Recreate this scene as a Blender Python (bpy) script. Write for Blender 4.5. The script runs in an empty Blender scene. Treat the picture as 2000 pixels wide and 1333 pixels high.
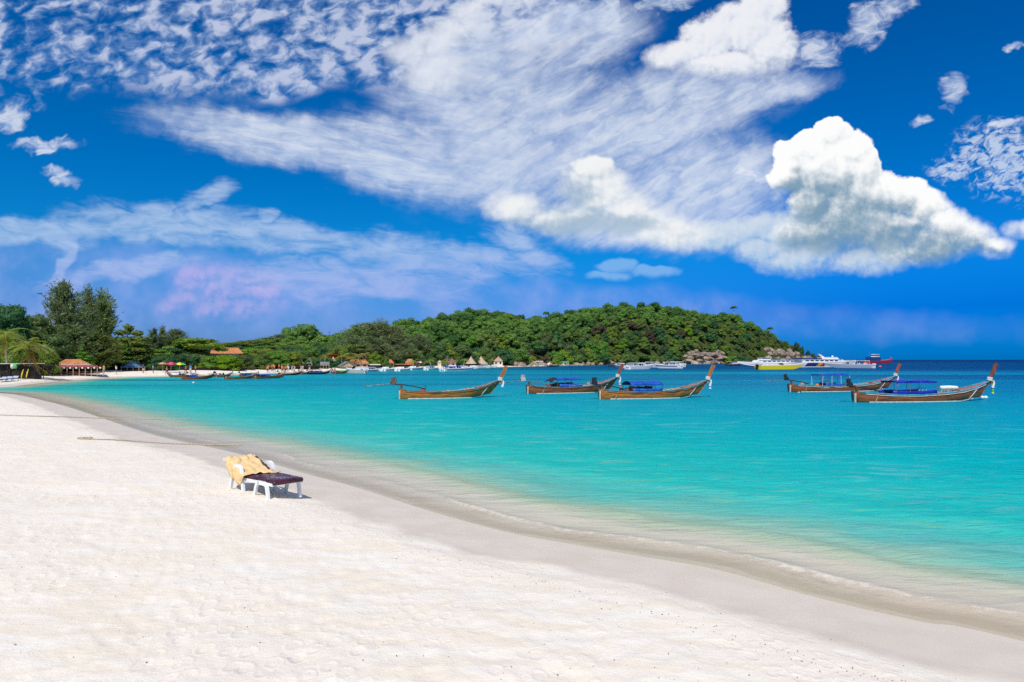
import bpy, bmesh, math, random
import numpy as np
from mathutils import Vector, Matrix, noise as mnoise
R = math.radians
random.seed(7)
S = bpy.context.scene
COL = S.collection

# ------------------------------------------------------------------ camera
F_PX = 1333.3          # focal length in pixels of the 2000 px wide photograph (24 mm lens)
CAM_Z = 3.1            # eye height above the water
HOR = 703.0            # row of the horizon
cam = bpy.data.objects.new('camera', bpy.data.cameras.new('camera'))
COL.objects.link(cam)
cam.location = (0, 0, CAM_Z)
cam.rotation_euler = (R(90), 0, 0)
cam.data.lens = 24.0
cam.data.sensor_width = 36.0
cam.data.shift_y = (HOR - 666.5) / 2000.0
cam.data.clip_start = 0.1
cam.data.clip_end = 60000
S.camera = cam

# ------------------------------------------------------------------ sun and view
SUN_EL, SUN_AZ = 50.0, 190.0          # azimuth clockwise from +Y: behind the camera, to the left
sd = Vector((math.sin(R(SUN_AZ)) * math.cos(R(SUN_EL)), math.cos(R(SUN_AZ)) * math.cos(R(SUN_EL)), math.sin(R(SUN_EL))))
sun = bpy.data.objects.new('sun', bpy.data.lights.new('sun', 'SUN'))
COL.objects.link(sun)
sun.data.energy = 4.12
sun.data.angle = R(0.53)
sun.data.color = (1.0, 0.955, 0.88)
sun.rotation_euler = sd.to_track_quat('Z', 'Y').to_euler()
sun.location = (-30, -30, 60)
vs = S.view_settings
S.display_settings.display_device = 'sRGB'
vs.view_transform = 'Standard'
vs.look = 'None'
vs.exposure = 0.0
vs.gamma = 1.0
vs.use_curve_mapping = False
S.render.engine = 'CYCLES'
S.cycles.use_adaptive_sampling = True
S.cycles.adaptive_threshold = 0.012
S.cycles.adaptive_min_samples = 16
S.cycles.use_denoising = False
S.cycles.max_bounces = 6
S.cycles.diffuse_bounces = 2
S.cycles.glossy_bounces = 3
S.cycles.transparent_max_bounces = 12
S.cycles.caustics_reflective = False
S.cycles.caustics_refractive = False


class NT:
    """small helper that writes node trees as expressions"""
    def __init__(self, tree):
        self.t = tree
        tree.nodes.clear()

    def n(self, typ, ins=None, out=0, **props):
        nd = self.t.nodes.new(typ)
        for k, v in props.items():
            setattr(nd, k, v)
        for k, v in (ins or {}).items():
            if isinstance(v, bpy.types.NodeSocket):
                self.t.links.new(v, nd.inputs[k])
            else:
                nd.inputs[k].default_value = v
        return nd.outputs[out] if out is not None else nd

    def m(self, op, a, b=None, c=None, clamp=False):
        ins = {0: a}
        if b is not None: ins[1] = b
        if c is not None: ins[2] = c
        return self.n('ShaderNodeMath', ins, operation=op, use_clamp=clamp)

    def v(self, op, a, b=None, c=None, out=0):
        ins = {0: a}
        if b is not None: ins[1] = b
        if c is not None: ins[2] = c
        return self.n('ShaderNodeVectorMath', ins, out=out, operation=op)

    def step(self, x, a, b, lo=0.0, hi=1.0, smooth=True):
        return self.n('ShaderNodeMapRange', {0: x, 1: a, 2: b, 3: lo, 4: hi},
                      interpolation_type='SMOOTHSTEP' if smooth else 'LINEAR')

    def mix(self, f, a, b, mode='MIX'):
        return self.n('ShaderNodeMix', {0: f, 6: a, 7: b}, out=2, data_type='RGBA', blend_type=mode)

    def noise(self, vec, scale, detail=4.0, rough=0.5, dist=0.0, col=False, dims='3D', lac=2.0):
        return self.n('ShaderNodeTexNoise', {'Vector': vec, 'Scale': scale, 'Detail': detail, 'Roughness': rough,
                                             'Distortion': dist, 'Lacunarity': lac}, out=1 if col else 0, noise_dimensions=dims)

    def ramp(self, fac, stops, interp='LINEAR'):
        nd = self.t.nodes.new('ShaderNodeValToRGB')
        nd.color_ramp.interpolation = interp
        el = nd.color_ramp.elements
        while len(el) > 1: el.remove(el[-1])
        el[0].position, el[0].color = stops[0][0], (*stops[0][1], 1)
        for p, c in stops[1:]:
            e = el.new(p)
            e.color = (*c, 1)
        self.t.links.new(fac, nd.inputs[0])
        return nd.outputs[0]


def srgb(r, g, b):
    f = lambda c: c / 12.92 if c <= 0.04045 else ((c + 0.055) / 1.055) ** 2.4
    return (f(r / 255), f(g / 255), f(b / 255))


def c4(c): return (c[0], c[1], c[2], 1.0)

# ------------------------------------------------------------------ sky: Nishita plus high cirrus and cumulus, all by direction
world = bpy.data.worlds.new('World')
S.world = world
world.use_nodes = True
world.cycles.sampling_method = 'MANUAL'
world.cycles.sample_map_resolution = 256
W = NT(world.node_tree)
D = W.v('NORMALIZE', W.n('ShaderNodeTexCoord', out=0))
sx, sy, sz = [W.n('ShaderNodeSeparateXYZ', {0: D}, out=i) for i in range(3)]
ym = W.m('MAXIMUM', sy, 0.06)
U = W.m('MULTIPLY_ADD', W.m('DIVIDE', sx, ym), 13.33, 10.0)          # direction, in hundreds of photograph pixels
V = W.m('SUBTRACT', 7.03, W.m('MULTIPLY', W.m('DIVIDE', sz, ym), 13.33))
P0 = W.n('ShaderNodeCombineXYZ', {0: U, 1: V, 2: 0.0})
nish = W.n('ShaderNodeTexSky', sky_type='NISHITA', sun_disc=False, sun_elevation=R(SUN_EL), sun_rotation=R(SUN_AZ),
           altitude=0.0, air_density=1.0, dust_density=0.6, ozone_density=3.0)
# clear sky colour: the Nishita sky filtered to the deep polarised blue of the photograph
elv = W.step(sz, 0.0, 0.55, smooth=False)
az = W.m('ARCTAN2', sx, sy)
tintL = W.ramp(elv, [(0.0, (.20, .44, 1.22)), (0.12, (.15, .52, 1.25)), (0.26, (.02, .64, 1.22)), (0.45, (.0, .60, 1.20)), (0.8, (.0, .52, 1.14))])
tintR = W.ramp(elv, [(0.0, (.0, .40, 1.55)), (0.12, (.0, .32, 1.22)), (0.26, (.01, .55, 1.30)), (0.45, (.0, .56, 1.20)), (0.8, (.0, .50, 1.12))])
tint = W.mix(W.step(az, -0.25, 0.55), tintL, tintR)
CLEAR = W.mix(1.0, nish, W.mix(1.0, tint, (0.86, 0.86, 0.86, 1), 'MULTIPLY'), 'MULTIPLY')
K = 10.0                                      # background strength 0.1
TILE = None                                   # bounds of the part of the sky being written: umin, umax, vmin, vmax


def after(col):
    """the direction again, but only once col is done (keeps the shader's working memory small)"""
    return W.v('MULTIPLY_ADD', col, (1e-9, 1e-9, 0.0), P0)


def field(P, lobes):
    """max of soft elliptical lobes (u, v, ru, rv, degrees, weight); 1 at a centre, 0 on its rim, negative outside"""
    acc = None
    t = TILE
    near = [l for l in lobes if l[0] + max(l[2], l[3]) * 1.5 + .5 > t[0] and l[0] - max(l[2], l[3]) * 1.5 - .5 < t[1]
            and l[1] + max(l[2], l[3]) * 1.5 + .5 > t[2] and l[1] - max(l[2], l[3]) * 1.5 - .5 < t[3]]
    if not near:
        return None
    for l in near:
        u, v, ru, rv = l[:4]
        rot = l[4] if len(l) > 4 else 0
        wgt = l[5] if len(l) > 5 else 1.0
        q = W.n('ShaderNodeMapping', {'Vector': P, 'Location': (u, v, 0), 'Rotation': (0, 0, R(rot)), 'Scale': (ru, rv, 1)}, vector_type='TEXTURE')
        d = W.v('DOT_PRODUCT', q, q, out=1)
        f = W.m('MULTIPLY_ADD', d, -wgt, wgt)
        acc = f if acc is None else W.m('MAXIMUM', acc, f)
        P = W.v('MULTIPLY_ADD', acc, (1e-9, 1e-9, 0.0), P)
    return acc


def warp(P, scale, amp, detail=2.0, off=0.0):
    q = W.v('ADD', P, (off, off * 0.7, off * 1.3)) if off else P
    nn = W.v('SUBTRACT', W.noise(q, scale, detail, 0.55, col=True, dims='2D'), (0.5, 0.5, 0.5))
    return W.v('MULTIPLY_ADD', nn, (amp, amp, 0.0), P)


def aniso(P, deg, su, sv):
    return W.n('ShaderNodeMapping', {'Vector': P, 'Rotation': (0, 0, R(deg)), 'Scale': (su, sv, 1)}, vector_type='TEXTURE')


def n2(P, *a): return W.noise(P, *a, dims='2D')
def cl(r, g, b): return tuple(K * x for x in srgb(r, g, b)) + (1.0,)
def over(base, a, col): return W.mix(W.m('MINIMUM', W.m('MAXIMUM', a, 0.0), 1.0), base, col)


def veil(sky):                      # pale violet veil low over the left horizon
    P = after(sky)
    f = field(warp(P, 0.9, 0.55), [(3.4, 5.7, 7.5, 1.2, 4), (11.5, 6.1, 5.5, .7, 2), (0, 5.7, 5, 1.3), (16.5, 6.35, 5.5, .45, 2, .45)])
    if f is None: return sky
    a = W.m('MULTIPLY', W.step(f, 0.0, 0.9), W.step(n2(P, 0.9, 4.0, 0.55), 0.3, 0.72, .25, 1.0))
    return over(sky, W.m('MULTIPLY', a, 0.60), cl(150, 172, 236))


def altocumulus(sky):               # mottled fleece, upper left
    P = after(sky)
    f = field(warp(P, 0.9, 0.55), [(1.0, .5, 3.2, 1.5, 0), (4.2, .3, 4.0, 1.8, 0), (7.2, .2, 3.0, 1.7, 0), (0.2, 2.1, .7, .5), (5.5, 1.2, 2.2, .8, 0), (10, -.3, 3, 1.3)])
    if f is None: return sky
    am = W.step(f, -0.05, 0.6)
    c = n2(warp(aniso(P, -14, 1.25, 0.8), 2.0, 0.30, 2.0, 9.0), 3.3, 4.0, 0.52)
    c = W.m('ADD', c, W.m('MULTIPLY_ADD', n2(P, 0.75, 3.0, 0.6), 0.50, -0.262))
    c = W.m('ADD', c, W.step(U, 0.5, 6.5, 0.01, 0.12))
    return over(sky, W.m('MULTIPLY', W.m('MULTIPLY', W.step(c, 0.33, 0.78), am), 0.80), W.mix(W.step(c, 0.48, 0.75), cl(150, 180, 224), cl(206, 214, 236)))


def cirrus(sky):                    # wide fibrous sheet
    P = after(sky)
    P2 = warp(P, 1.8, 0.34, 3.0, 5.0)
    f = field(P2, [(6.0, 2.8, 3.7, .60, 9), (8.4, 3.1, 3.0, .95, 9), (10.3, 2.7, 3.3, 1.6, -8), (12.6, 2.3, 3.3, 1.1, -16), (9.6, 1.5, 2.5, 1.2, -20), (13.6, 3.7, 2.2, 1.3, -12), (14.6, 1.9, 1.8, .42, -12), (12.6, 4.3, 2.6, .7), (11.2, .7, 1.8, .8, -12)])
    if f is None: return sky
    f1 = n2(warp(aniso(P, 9, 1.5, 0.30), 1.1, 0.7, 2.0, 2.0), 1.5, 5.0, 0.66)
    f2 = n2(warp(aniso(P, -27, 1.3, 0.42), 1.1, 1.1, 3.0, 3.0), 1.5, 5.0, 0.62)
    fib = W.n('ShaderNodeMix', {0: W.step(U, 7.2, 11.2), 2: f1, 3: f2}, data_type='FLOAT')
    a = W.m('ADD', W.m('MULTIPLY_ADD', fib, 0.80, -0.37), W.m('MULTIPLY_ADD', n2(P2, 1.3, 5.0, 0.6), 1.0, -0.50))
    a = W.m('ADD', a, W.m('MULTIPLY', W.m('MINIMUM', f, 0.75), 1.1))
    a = W.m('MULTIPLY', W.step(a, -0.25, 1.25), W.step(f, -0.5, 0.6))
    return over(sky, W.m('MULTIPLY', a, 0.84), W.mix(W.step(fib, 0.30, 0.72), cl(198, 213, 238), cl(226, 233, 244)))


def bands(sky):                     # low bands of cirrus, left
    P = after(sky)
    f = field(warp(P, 0.9, 0.7, 3.0, 12.0), [(0.6, 4.55, 2.2, .40, -4), (3.2, 4.35, 2.2, .46, 4), (5.6, 4.65, 2.4, .42, 6), (8.4, 5.05, 2.6, .50, 8), (4.1, 3.8, .65, .30, -18), (1.25, 5.0, 1.0, .16, -52), (10.2, 4.9, 1.0, .40, 25), (2.3, 5.25, 1.8, .3, -8), (5.35, 4.28, .22, .16), (6.8, 5.5, 3.0, .45, 2)])
    if f is None: return sky
    b = n2(warp(aniso(P, 4, 1.3, 0.42), 1.0, 1.0, 2.0, 4.0), 1.7, 5.0, 0.64)
    a = W.m('ADD', W.m('MULTIPLY_ADD', b, 1.6, -0.80), W.m('MULTIPLY', W.m('MINIMUM', f, 0.8), 0.9))
    a = W.m('MULTIPLY', W.step(a, -0.15, 1.15), W.step(f, -0.6, 0.6))
    return over(sky, W.m('MULTIPLY', a, 0.72), W.mix(W.step(V, 4.4, 5.6), cl(190, 212, 240), cl(176, 190, 238)))


def wisps(sky):                     # small loose wisps
    P = after(sky)
    f = field(warp(P, 1.6, 0.5, 3.0, 21.0), [(.85, 2.83, .75, .16, 0), (1.15, 3.42, .42, .20, 20), (.2, 2.3, .4, .3), (18.6, 1.8, .32, .42, 25), (18.0, 2.35, .28, .12), (16.95, .45, .75, .42, -50), (15.95, 1.0, .55, .42), (19.75, .92, .2, .08), (19.6, 2.42, .8, .13, -10), (13.0, .05, .9, .22, -10), (17.5, .0, .6, .4, -40), (14.6, 3.35, .5, .18, 30)])
    if f is None: return sky
    w = n2(warp(aniso(P, -12, 1.5, .8), 2.2, .5, 2.0, 4.0), 3.2, 5.0, 0.6)
    a = W.step(W.m('ADD', W.m('MULTIPLY_ADD', w, 2.2, -1.3), W.m('MINIMUM', f, 0.9)), -0.2, 1.0)
    a = W.m('MULTIPLY', a, W.step(f, -0.8, 0.5))
    return over(sky, W.m('MULTIPLY', a, 0.72), W.mix(W.step(w, .4, .65), cl(190, 208, 236), cl(232, 237, 246)))


def ripples(sky):                   # rippled patch at the right edge
    P = after(sky)
    f = field(warp(P, 1.8, 0.34, 3.0, 5.0), [(19.6, 3.1, 1.1, .85, 20), (18.6, 3.3, .5, .3), (20.6, 3.0, 1.2, .8)])
    if f is None: return sky
    r = n2(warp(aniso(P, -25, 1.0, .6), 2.4, .4, 2.0, 8.0), 4.6, 4.0, 0.6)
    a = W.m('MULTIPLY', W.step(W.m('ADD', r, W.m('MULTIPLY', f, 0.16)), 0.47, 0.76), W.step(f, -0.3, 0.8))
    return over(sky, W.m('MULTIPLY', a, 0.74), cl(212, 224, 242))


def heap_height(P, lobes, amp, off, bil):
    f = field(warp(P, 1.6, 0.22, 2.0, off), lobes)
    if f is None: return None, None
    vo = W.n('ShaderNodeTexVoronoi', {'Vector': warp(P, 3.0, 0.18, 1.0, off + 3), 'Scale': 2.6, 'Detail': 2.0, 'Roughness': 0.55}, voronoi_dimensions='2D', feature='F1')
    nz = n2(W.v('ADD', P, (off, off * .6, 0)), 2.4, 6.0, 0.66)
    h = W.m('ADD', f, W.m('MULTIPLY_ADD', nz, amp * 1.5, -amp * .75))
    return W.m('ADD', h, W.m('MULTIPLY_ADD', vo, -amp * bil, amp * bil * 0.32)), nz


def heap(lobes, amp, off, e_top, e_bot, v0, v1, alpha, lit, shd, gain=1.7, grey=None, bias=0.62, wide=0.09, bil=0.5):
    """heaped cloud: a height field of lobes and billows, bright where it faces the sun (up and to the left)"""
    def layer(sky):
        P = after(sky)
        h, nz = heap_height(P, lobes, amp, off, bil)
        if h is None: return sky
        h2, _ = heap_height(W.v('ADD', W.v('MULTIPLY_ADD', h, (1e-9, 1e-9, 0.0), P), (-wide * .75, -wide, 0)), lobes, amp, off, bil)
        P = W.v('MULTIPLY_ADD', h2, (1e-9, 1e-9, 0.0), P0)
        edge = W.step(V, v0, v1, e_top, e_bot)
        a = W.n('ShaderNodeMapRange', {0: h, 1: W.m('MULTIPLY', edge, -0.35), 2: edge, 3: 0.0, 4: 1.0}, interpolation_type='SMOOTHSTEP')
        b = W.m('MULTIPLY_ADD', W.m('SUBTRACT', h, h2), gain, bias)
        b = W.m('ADD', b, W.m('MULTIPLY_ADD', nz, 0.22, -0.11))
        b = W.m('ADD', b, W.step(h, 0.0, 0.35, 0.18, 0.0))
        g = field(warp(P, 1.1, .7, 3.0, off + 7), grey) if grey else None
        if g is not None:
            b = W.m('SUBTRACT', b, W.m('MULTIPLY', W.step(g, -0.9, 1.0), 0.80))
        return over(sky, W.m('MULTIPLY', a, alpha), W.mix(W.step(b, -0.12, 1.0), shd, lit))
    return layer


pink = heap([(3.75, 5.5, .42, .40), (3.55, 5.85, .45, .3), (4.35, 5.75, .7, .35), (5.1, 5.75, .5, .38), (3.25, 6.0, .3, .22), (4.5, 6.0, 1.2, .3), (4.6, 5.4, .9, .3, 0, .7)], 0.8, 31.0, .9, 1.4, 5.3, 6.1, 0.50, cl(206, 186, 236), cl(125, 155, 228), 1.2)
flat = heap([(12.05, 5.2, .5, .17), (12.75, 5.3, .6, .16), (11.9, 5.38, .5, .12)], 0.5, 51.0, .4, .8, 5.1, 5.5, 0.42, cl(172, 214, 246), cl(130, 180, 236), 1.2)
top = heap([(13.9, .75, .95, .55, -25), (14.6, .55, .95, .6, -15), (15.0, .95, .62, .52), (13.2, 1.05, .7, .3, -10), (14.9, .15, .55, .5, -20), (14.2, 1.25, 1.2, .28)], 0.75, 61.0, .45, .9, .4, 1.4, 0.94, cl(243, 244, 248), cl(196, 210, 230), 0.9, bias=.75, bil=.25)
puffs = heap([(8.6, .75, .9, .42, -24), (9.2, .35, .5, .42, -30), (8.0, 1.05, .55, .35), (8.5, 1.4, .8, .45), (9.9, -.1, 1.0, .3)], 0.7, 71.0, .9, 1.1, .4, 1.6, 0.80, cl(230, 234, 242), cl(192, 208, 230), .8, bias=.7, bil=.2)
centre = heap([(11.6, 3.3, .46, .27), (11.7, 3.8, .85, .62, 20), (10.1, 4.08, .75, .36, 8), (12.3, 4.2, 1.15, .52, 18), (13.0, 4.5, 1.0, .40, 10), (11.0, 4.3, 1.3, .34)], 0.50, 81.0, .35, 1.0, 3.15, 3.9, 0.92, cl(246, 247, 246), cl(168, 190, 208), 1.0, [(11.1, 3.85, .6, .45), (11.6, 4.4, 1.4, .3)], bias=.8, bil=.3)
fleece = heap([(14.9, 4.85, .75, .34), (15.6, 5.05, 1.0, .38), (16.9, 5.1, .9, .30), (17.35, 5.0, .40, .36), (14.2, 4.6, .9, .35), (15.2, 4.5, .9, .4)], 0.7, 91.0, .7, 1.1, 4.7, 5.4, 0.84, cl(214, 226, 236), cl(150, 190, 224), .9, bil=.3)
great = heap([(16.25, 2.62, .44, .32), (15.85, 2.85, .50, .38), (15.5, 3.1, .46, .42), (16.6, 2.92, .50, .42), (16.15, 3.3, .95, .70), (15.4, 3.45, .40, .36), (16.85, 3.35, .42, .60), (17.0, 3.8, .9, .55), (17.6, 3.85, .62, .44), (18.1, 4.05, .55, .42),
              (18.5, 4.4, .70, .40, 20), (19.0, 4.62, .75, .36, 20), (19.3, 4.75, .55, .22), (16.6, 4.35, 1.35, .72), (15.8, 4.0, .50, .42), (15.9, 4.6, .9, .48), (18.2, 4.75, 1.1, .42), (17.8, 4.95, .8, .28), (17.3, 4.5, 1.3, .55), (18.4, 4.62, 1.1, .46), (20.0, 4.5, .5, .2, 0, .6)],
             0.52, 101.0, .16, 1.0, 3.3, 4.7, 0.98, cl(255, 255, 254), cl(128, 160, 182), 0.9, [(16.2, 4.4, 1.8, .95, 8), (17.6, 4.72, 1.7, .38, 4), (15.6, 4.75, 1.0, .5)], bias=.88, wide=.13, bil=.38)

# the sky in view, written part by part so that each direction works out only the clouds it can hold
TILES = [((-99, 7.0, -2.6, 2.25), [altocumulus, cirrus, wisps]),
         ((-99, 8.9, 2.25, 7.2), [veil, cirrus, bands, pink, wisps]),
         ((7.0, 12.1, -2.6, 2.25), [altocumulus, cirrus, puffs, wisps]),
         ((12.1, 17.3, -2.6, 2.25), [cirrus, wisps, top]),
         ((8.9, 14.2, 2.25, 7.2), [veil, cirrus, bands, flat, fleece, wisps, centre]),
         ((14.2, 99, 2.25, 7.2), [veil, cirrus, wisps, ripples, centre, fleece, great]),
         ((17.3, 99, -2.6, 2.25), [wisps])]


def grouped(layer, col):
    """one layer of cloud in a node group of its own"""
    global W, U, V, P0
    ng = bpy.data.node_groups.new('cloud_layer', 'ShaderNodeTree')
    for nm, ty in (('P', 'NodeSocketVector'), ('U', 'NodeSocketFloat'), ('V', 'NodeSocketFloat'), ('C', 'NodeSocketColor')):
        ng.interface.new_socket(nm, in_out='INPUT', socket_type=ty)
    ng.interface.new_socket('C', in_out='OUTPUT', socket_type='NodeSocketColor')
    keep = W, U, V, P0
    W = NT(ng)
    gi = ng.nodes.new('NodeGroupInput')
    P0, U, V = gi.outputs[0], gi.outputs[1], gi.outputs[2]
    res = layer(gi.outputs[3])
    if res != gi.outputs[3]:
        ng.links.new(res, ng.nodes.new('NodeGroupOutput').inputs[0])
    W, U, V, P0 = keep
    if len(ng.nodes) < 4:
        return col
    g = W.t.nodes.new('ShaderNodeGroup')
    g.node_tree = ng
    for i, so in enumerate((P0, U, V, col)):
        W.t.links.new(so, g.inputs[i])
    return g.outputs[0]


def between(x, lo, hi):
    return W.m('MULTIPLY', W.m('GREATER_THAN', x, lo), W.m('LESS_THAN', x, hi))


# overhead and behind the viewer: thin scattered cloud
qz = W.m('MAXIMUM', sz, 0.12)
PL = W.n('ShaderNodeCombineXYZ', {0: W.m('DIVIDE', sx, qz), 1: W.m('DIVIDE', sy, qz), 2: 0.0})
gen = n2(PL, 1.3, 4.0, 0.58)
genm = W.m('MULTIPLY', W.step(sy, 0.45, 0.15), W.step(sz, 0.02, 0.3))
genm = W.m('MAXIMUM', genm, W.step(V, -1.2, -3.2))
rest = over(CLEAR, W.m('MULTIPLY', W.m('MULTIPLY', W.step(gen, 0.42, 0.70), genm), 0.78), cl(222, 228, 240))
closure = W.n('ShaderNodeBackground', {0: rest, 1: 0.1})
for (u0, u1, v0, v1), layers in TILES:
    TILE = (max(u0, -4), min(u1, 24), v0, v1)
    here = W.m('MULTIPLY', W.m('MULTIPLY', between(U, u0, u1), between(V, v0, v1)), W.m('GREATER_THAN', sy, 0.3))
    c = CLEAR
    for L in layers:
        c = grouped(L, c)
    if v0 < 0:
        TILE_TOP = W.m('MULTIPLY', W.m('MULTIPLY', W.step(gen, 0.42, 0.70), genm), 0.78)
        c = over(c, TILE_TOP, cl(222, 228, 240))
    closure = W.n('ShaderNodeMixShader', {0: here, 1: closure, 2: W.n('ShaderNodeBackground', {0: c, 1: 0.1})})
W.n('ShaderNodeOutputWorld', {0: closure}, out=None)

# ------------------------------------------------------------------ object helpers
def tag(o, label=None, cat=None, group=None, kind=None):
    if label: o['label'] = label
    if cat: o['category'] = cat
    if group: o['group'] = group
    if kind: o['kind'] = kind
    return o


def empty(name, loc=(0, 0, 0), rz=0.0, label=None, cat=None, group=None, scale=None):
    o = bpy.data.objects.new(name, None)
    COL.objects.link(o)
    o.location = loc
    o.rotation_euler = (0, 0, rz)
    o.empty_display_size = 0.3
    if scale is not None: o.scale = scale if hasattr(scale, '__len__') else (scale,) * 3
    return tag(o, label, cat, group)


def link(name, me, mat=None, parent=None, loc=None, rot=None, scale=None):
    o = bpy.data.objects.new(name, me)
    COL.objects.link(o)
    if mat is not None and not me.materials: me.materials.append(mat)
    if parent is not None: o.parent = parent
    if loc is not None: o.location = loc
    if rot is not None: o.rotation_euler = rot
    if scale is not None: o.scale = scale if hasattr(scale, '__len__') else (scale,) * 3
    return o


def copy_tree(o, parent=None):
    c = o.copy()
    COL.objects.link(c)
    c.parent = parent
    for ch in list(o.children):
        copy_tree(ch, c)
    return c


class MB:
    """collects shapes for one mesh"""
    def __init__(self): self.v, self.f = [], []

    def add(self, vs, fs, M=None):
        b = len(self.v)
        self.v += [tuple(M @ Vector(p)) if M else tuple(p) for p in vs]
        self.f += [tuple(i + b for i in q) for q in fs]
        return self

    def box(self, c, s, M=None, taper=1.0):
        x, y, z = s[0] / 2, s[1] / 2, s[2] / 2
        vs = [(-x, -y, -z), (x, -y, -z), (x, y, -z), (-x, y, -z)] + [(sx_ * x * taper, sy_ * y * taper, z) for sx_, sy_ in ((-1, -1), (1, -1), (1, 1), (-1, 1))]
        vs = [(p[0] + c[0], p[1] + c[1], p[2] + c[2]) for p in vs]
        return self.add(vs, [(3, 2, 1, 0), (4, 5, 6, 7), (0, 1, 5, 4), (1, 2, 6, 5), (2, 3, 7, 6), (3, 0, 4, 7)], M)

    def tube(self, pts, r, n=8, cap=True, M=None):
        pts = [Vector(p) for p in pts]
        rs = r if hasattr(r, '__len__') else [r] * len(pts)
        vs, fs = [], []
        for i, p in enumerate(pts):
            d = (pts[min(i + 1, len(pts) - 1)] - pts[max(i - 1, 0)]).normalized()
            up = Vector((0, 0, 1)) if abs(d.z) < 0.9 else Vector((1, 0, 0))
            a = d.cross(up).normalized()
            b = a.cross(d)
            for k in range(n):
                t = 2 * math.pi * k / n
                vs.append(p + (a * math.cos(t) + b * math.sin(t)) * rs[i])
        for i in range(len(pts) - 1):
            for k in range(n):
                fs.append((i * n + k, i * n + (k + 1) % n, (i + 1) * n + (k + 1) % n, (i + 1) * n + k))
        if cap:
            fs.append(tuple(range(n - 1, -1, -1)))
            fs.append(tuple((len(pts) - 1) * n + k for k in range(n)))
        return self.add(vs, fs, M)

    def lathe(self, prof, n=12, c=(0, 0, 0), M=None):
        vs, fs = [], []
        for r, z in prof:
            for k in range(n):
                t = 2 * math.pi * k / n
                vs.append((c[0] + r * math.cos(t), c[1] + r * math.sin(t), c[2] + z))
        for i in range(len(prof) - 1):
            for k in range(n):
                fs.append((i * n + k, i * n + (k + 1) % n, (i + 1) * n + (k + 1) % n, (i + 1) * n + k))
        fs.append(tuple(range(n - 1, -1, -1)))
        fs.append(tuple((len(prof) - 1) * n + k for k in range(n)))
        return self.add(vs, fs, M)

    def loft(self, rings, close=False, cap=False, M=None):
        n = len(rings[0])
        vs = [p for r in rings for p in r]
        fs = []
        for i in range(len(rings) - 1):
            for k in range(n if close else n - 1):
                fs.append((i * n + k, i * n + (k + 1) % n, (i + 1) * n + (k + 1) % n, (i + 1) * n + k))
        if cap:
            fs.append(tuple(range(n - 1, -1, -1)))
            fs.append(tuple((len(rings) - 1) * n + k for k in range(n)))
        return self.add(vs, fs, M)

    def mesh(self, name, smooth=False):
        me = bpy.data.meshes.new(name)
        me.from_pydata(self.v, [], self.f)
        bm = bmesh.new(); bm.from_mesh(me); bmesh.ops.recalc_face_normals(bm, faces=bm.faces); bm.to_mesh(me); bm.free()
        if smooth: me.polygons.foreach_set('use_smooth', [True] * len(me.polygons))
        me.update()
        return me

    def build(self, name, mat, parent=None, smooth=False, loc=None, rot=None):
        return link(name, self.mesh(name, smooth), mat, parent, loc, rot)


def np_mesh(name, V, F, smooth=True):
    """fast mesh from arrays; F is (n,4) or (n,3)"""
    me = bpy.data.meshes.new(name)
    n, k = F.shape
    me.vertices.add(len(V)); me.vertices.foreach_set('co', np.ascontiguousarray(V, dtype=np.float32).ravel())
    me.loops.add(n * k); me.loops.foreach_set('vertex_index', np.ascontiguousarray(F, dtype=np.int32).ravel())
    me.polygons.add(n); me.polygons.foreach_set('loop_start', np.arange(0, n * k, k, dtype=np.int32))
    me.polygons.foreach_set('use_smooth', np.full(n, smooth))
    me.update(calc_edges=True)
    return me


def attr(me, name, val, domain='POINT', typ='FLOAT'):
    a = me.attributes.new(name, typ, domain)
    a.data.foreach_set('value' if typ == 'FLOAT' else 'color', np.ascontiguousarray(val, dtype=np.float32).ravel())


MATS = {}


def M(name, col, rough=0.6, var=0.12, scale=3.0, bump=0.0, metal=0.0, spec=0.4, stretch=None, rnd=0.0, coat=0.0, dark=None):
    """procedural paint, wood, cloth or metal: base colour broken by noise, with optional fine relief"""
    if name in MATS: return MATS[name]
    mt = bpy.data.materials.new(name)
    mt.use_nodes = True
    T = NT(mt.node_tree)
    co = T.n('ShaderNodeTexCoord', out=3)
    if stretch: co = T.n('ShaderNodeMapping', {'Vector': co, 'Scale': stretch})
    nz = T.noise(co, scale, 5.0, 0.6)
    d = dark or tuple(c * (1 - var * 1.6) for c in col)
    colr = T.mix(T.step(nz, 0.3, 0.7), c4(d), c4(tuple(min(1, c * (1 + var)) for c in col)))
    if rnd:
        rn = T.n('ShaderNodeObjectInfo', out=5)
        colr = T.n('ShaderNodeHueSaturation', {'Hue': T.step(rn, 0, 1, .5 - rnd * .12, .5 + rnd * .12, False), 'Value': T.step(rn, 0, 1, 1 - rnd, 1 + rnd, False), 'Color': colr})
    ins = {'Base Color': colr, 'Roughness': T.m('MULTIPLY_ADD', nz, 0.2, rough - 0.1), 'Metallic': metal, 'Specular IOR Level': spec, 'Coat Weight': coat}
    if bump:
        ins['Normal'] = T.n('ShaderNodeBump', {'Strength': 0.6, 'Distance': bump, 'Height': nz})
    T.n('ShaderNodeOutputMaterial', {0: T.n('ShaderNodeBsdfPrincipled', ins)}, out=None)
    MATS[name] = mt
    return mt


# ------------------------------------------------------------------ noise on arrays
def _hash(ix, iy, s):
    h = (ix.astype(np.int64) * 374761393 + iy.astype(np.int64) * 668265263 + s * 974634211) & 0xffffffff
    h = ((h ^ (h >> 13)) * 1274126177) & 0xffffffff
    return ((h ^ (h >> 16)) & 0xffffff) / float(0xffffff)


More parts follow.
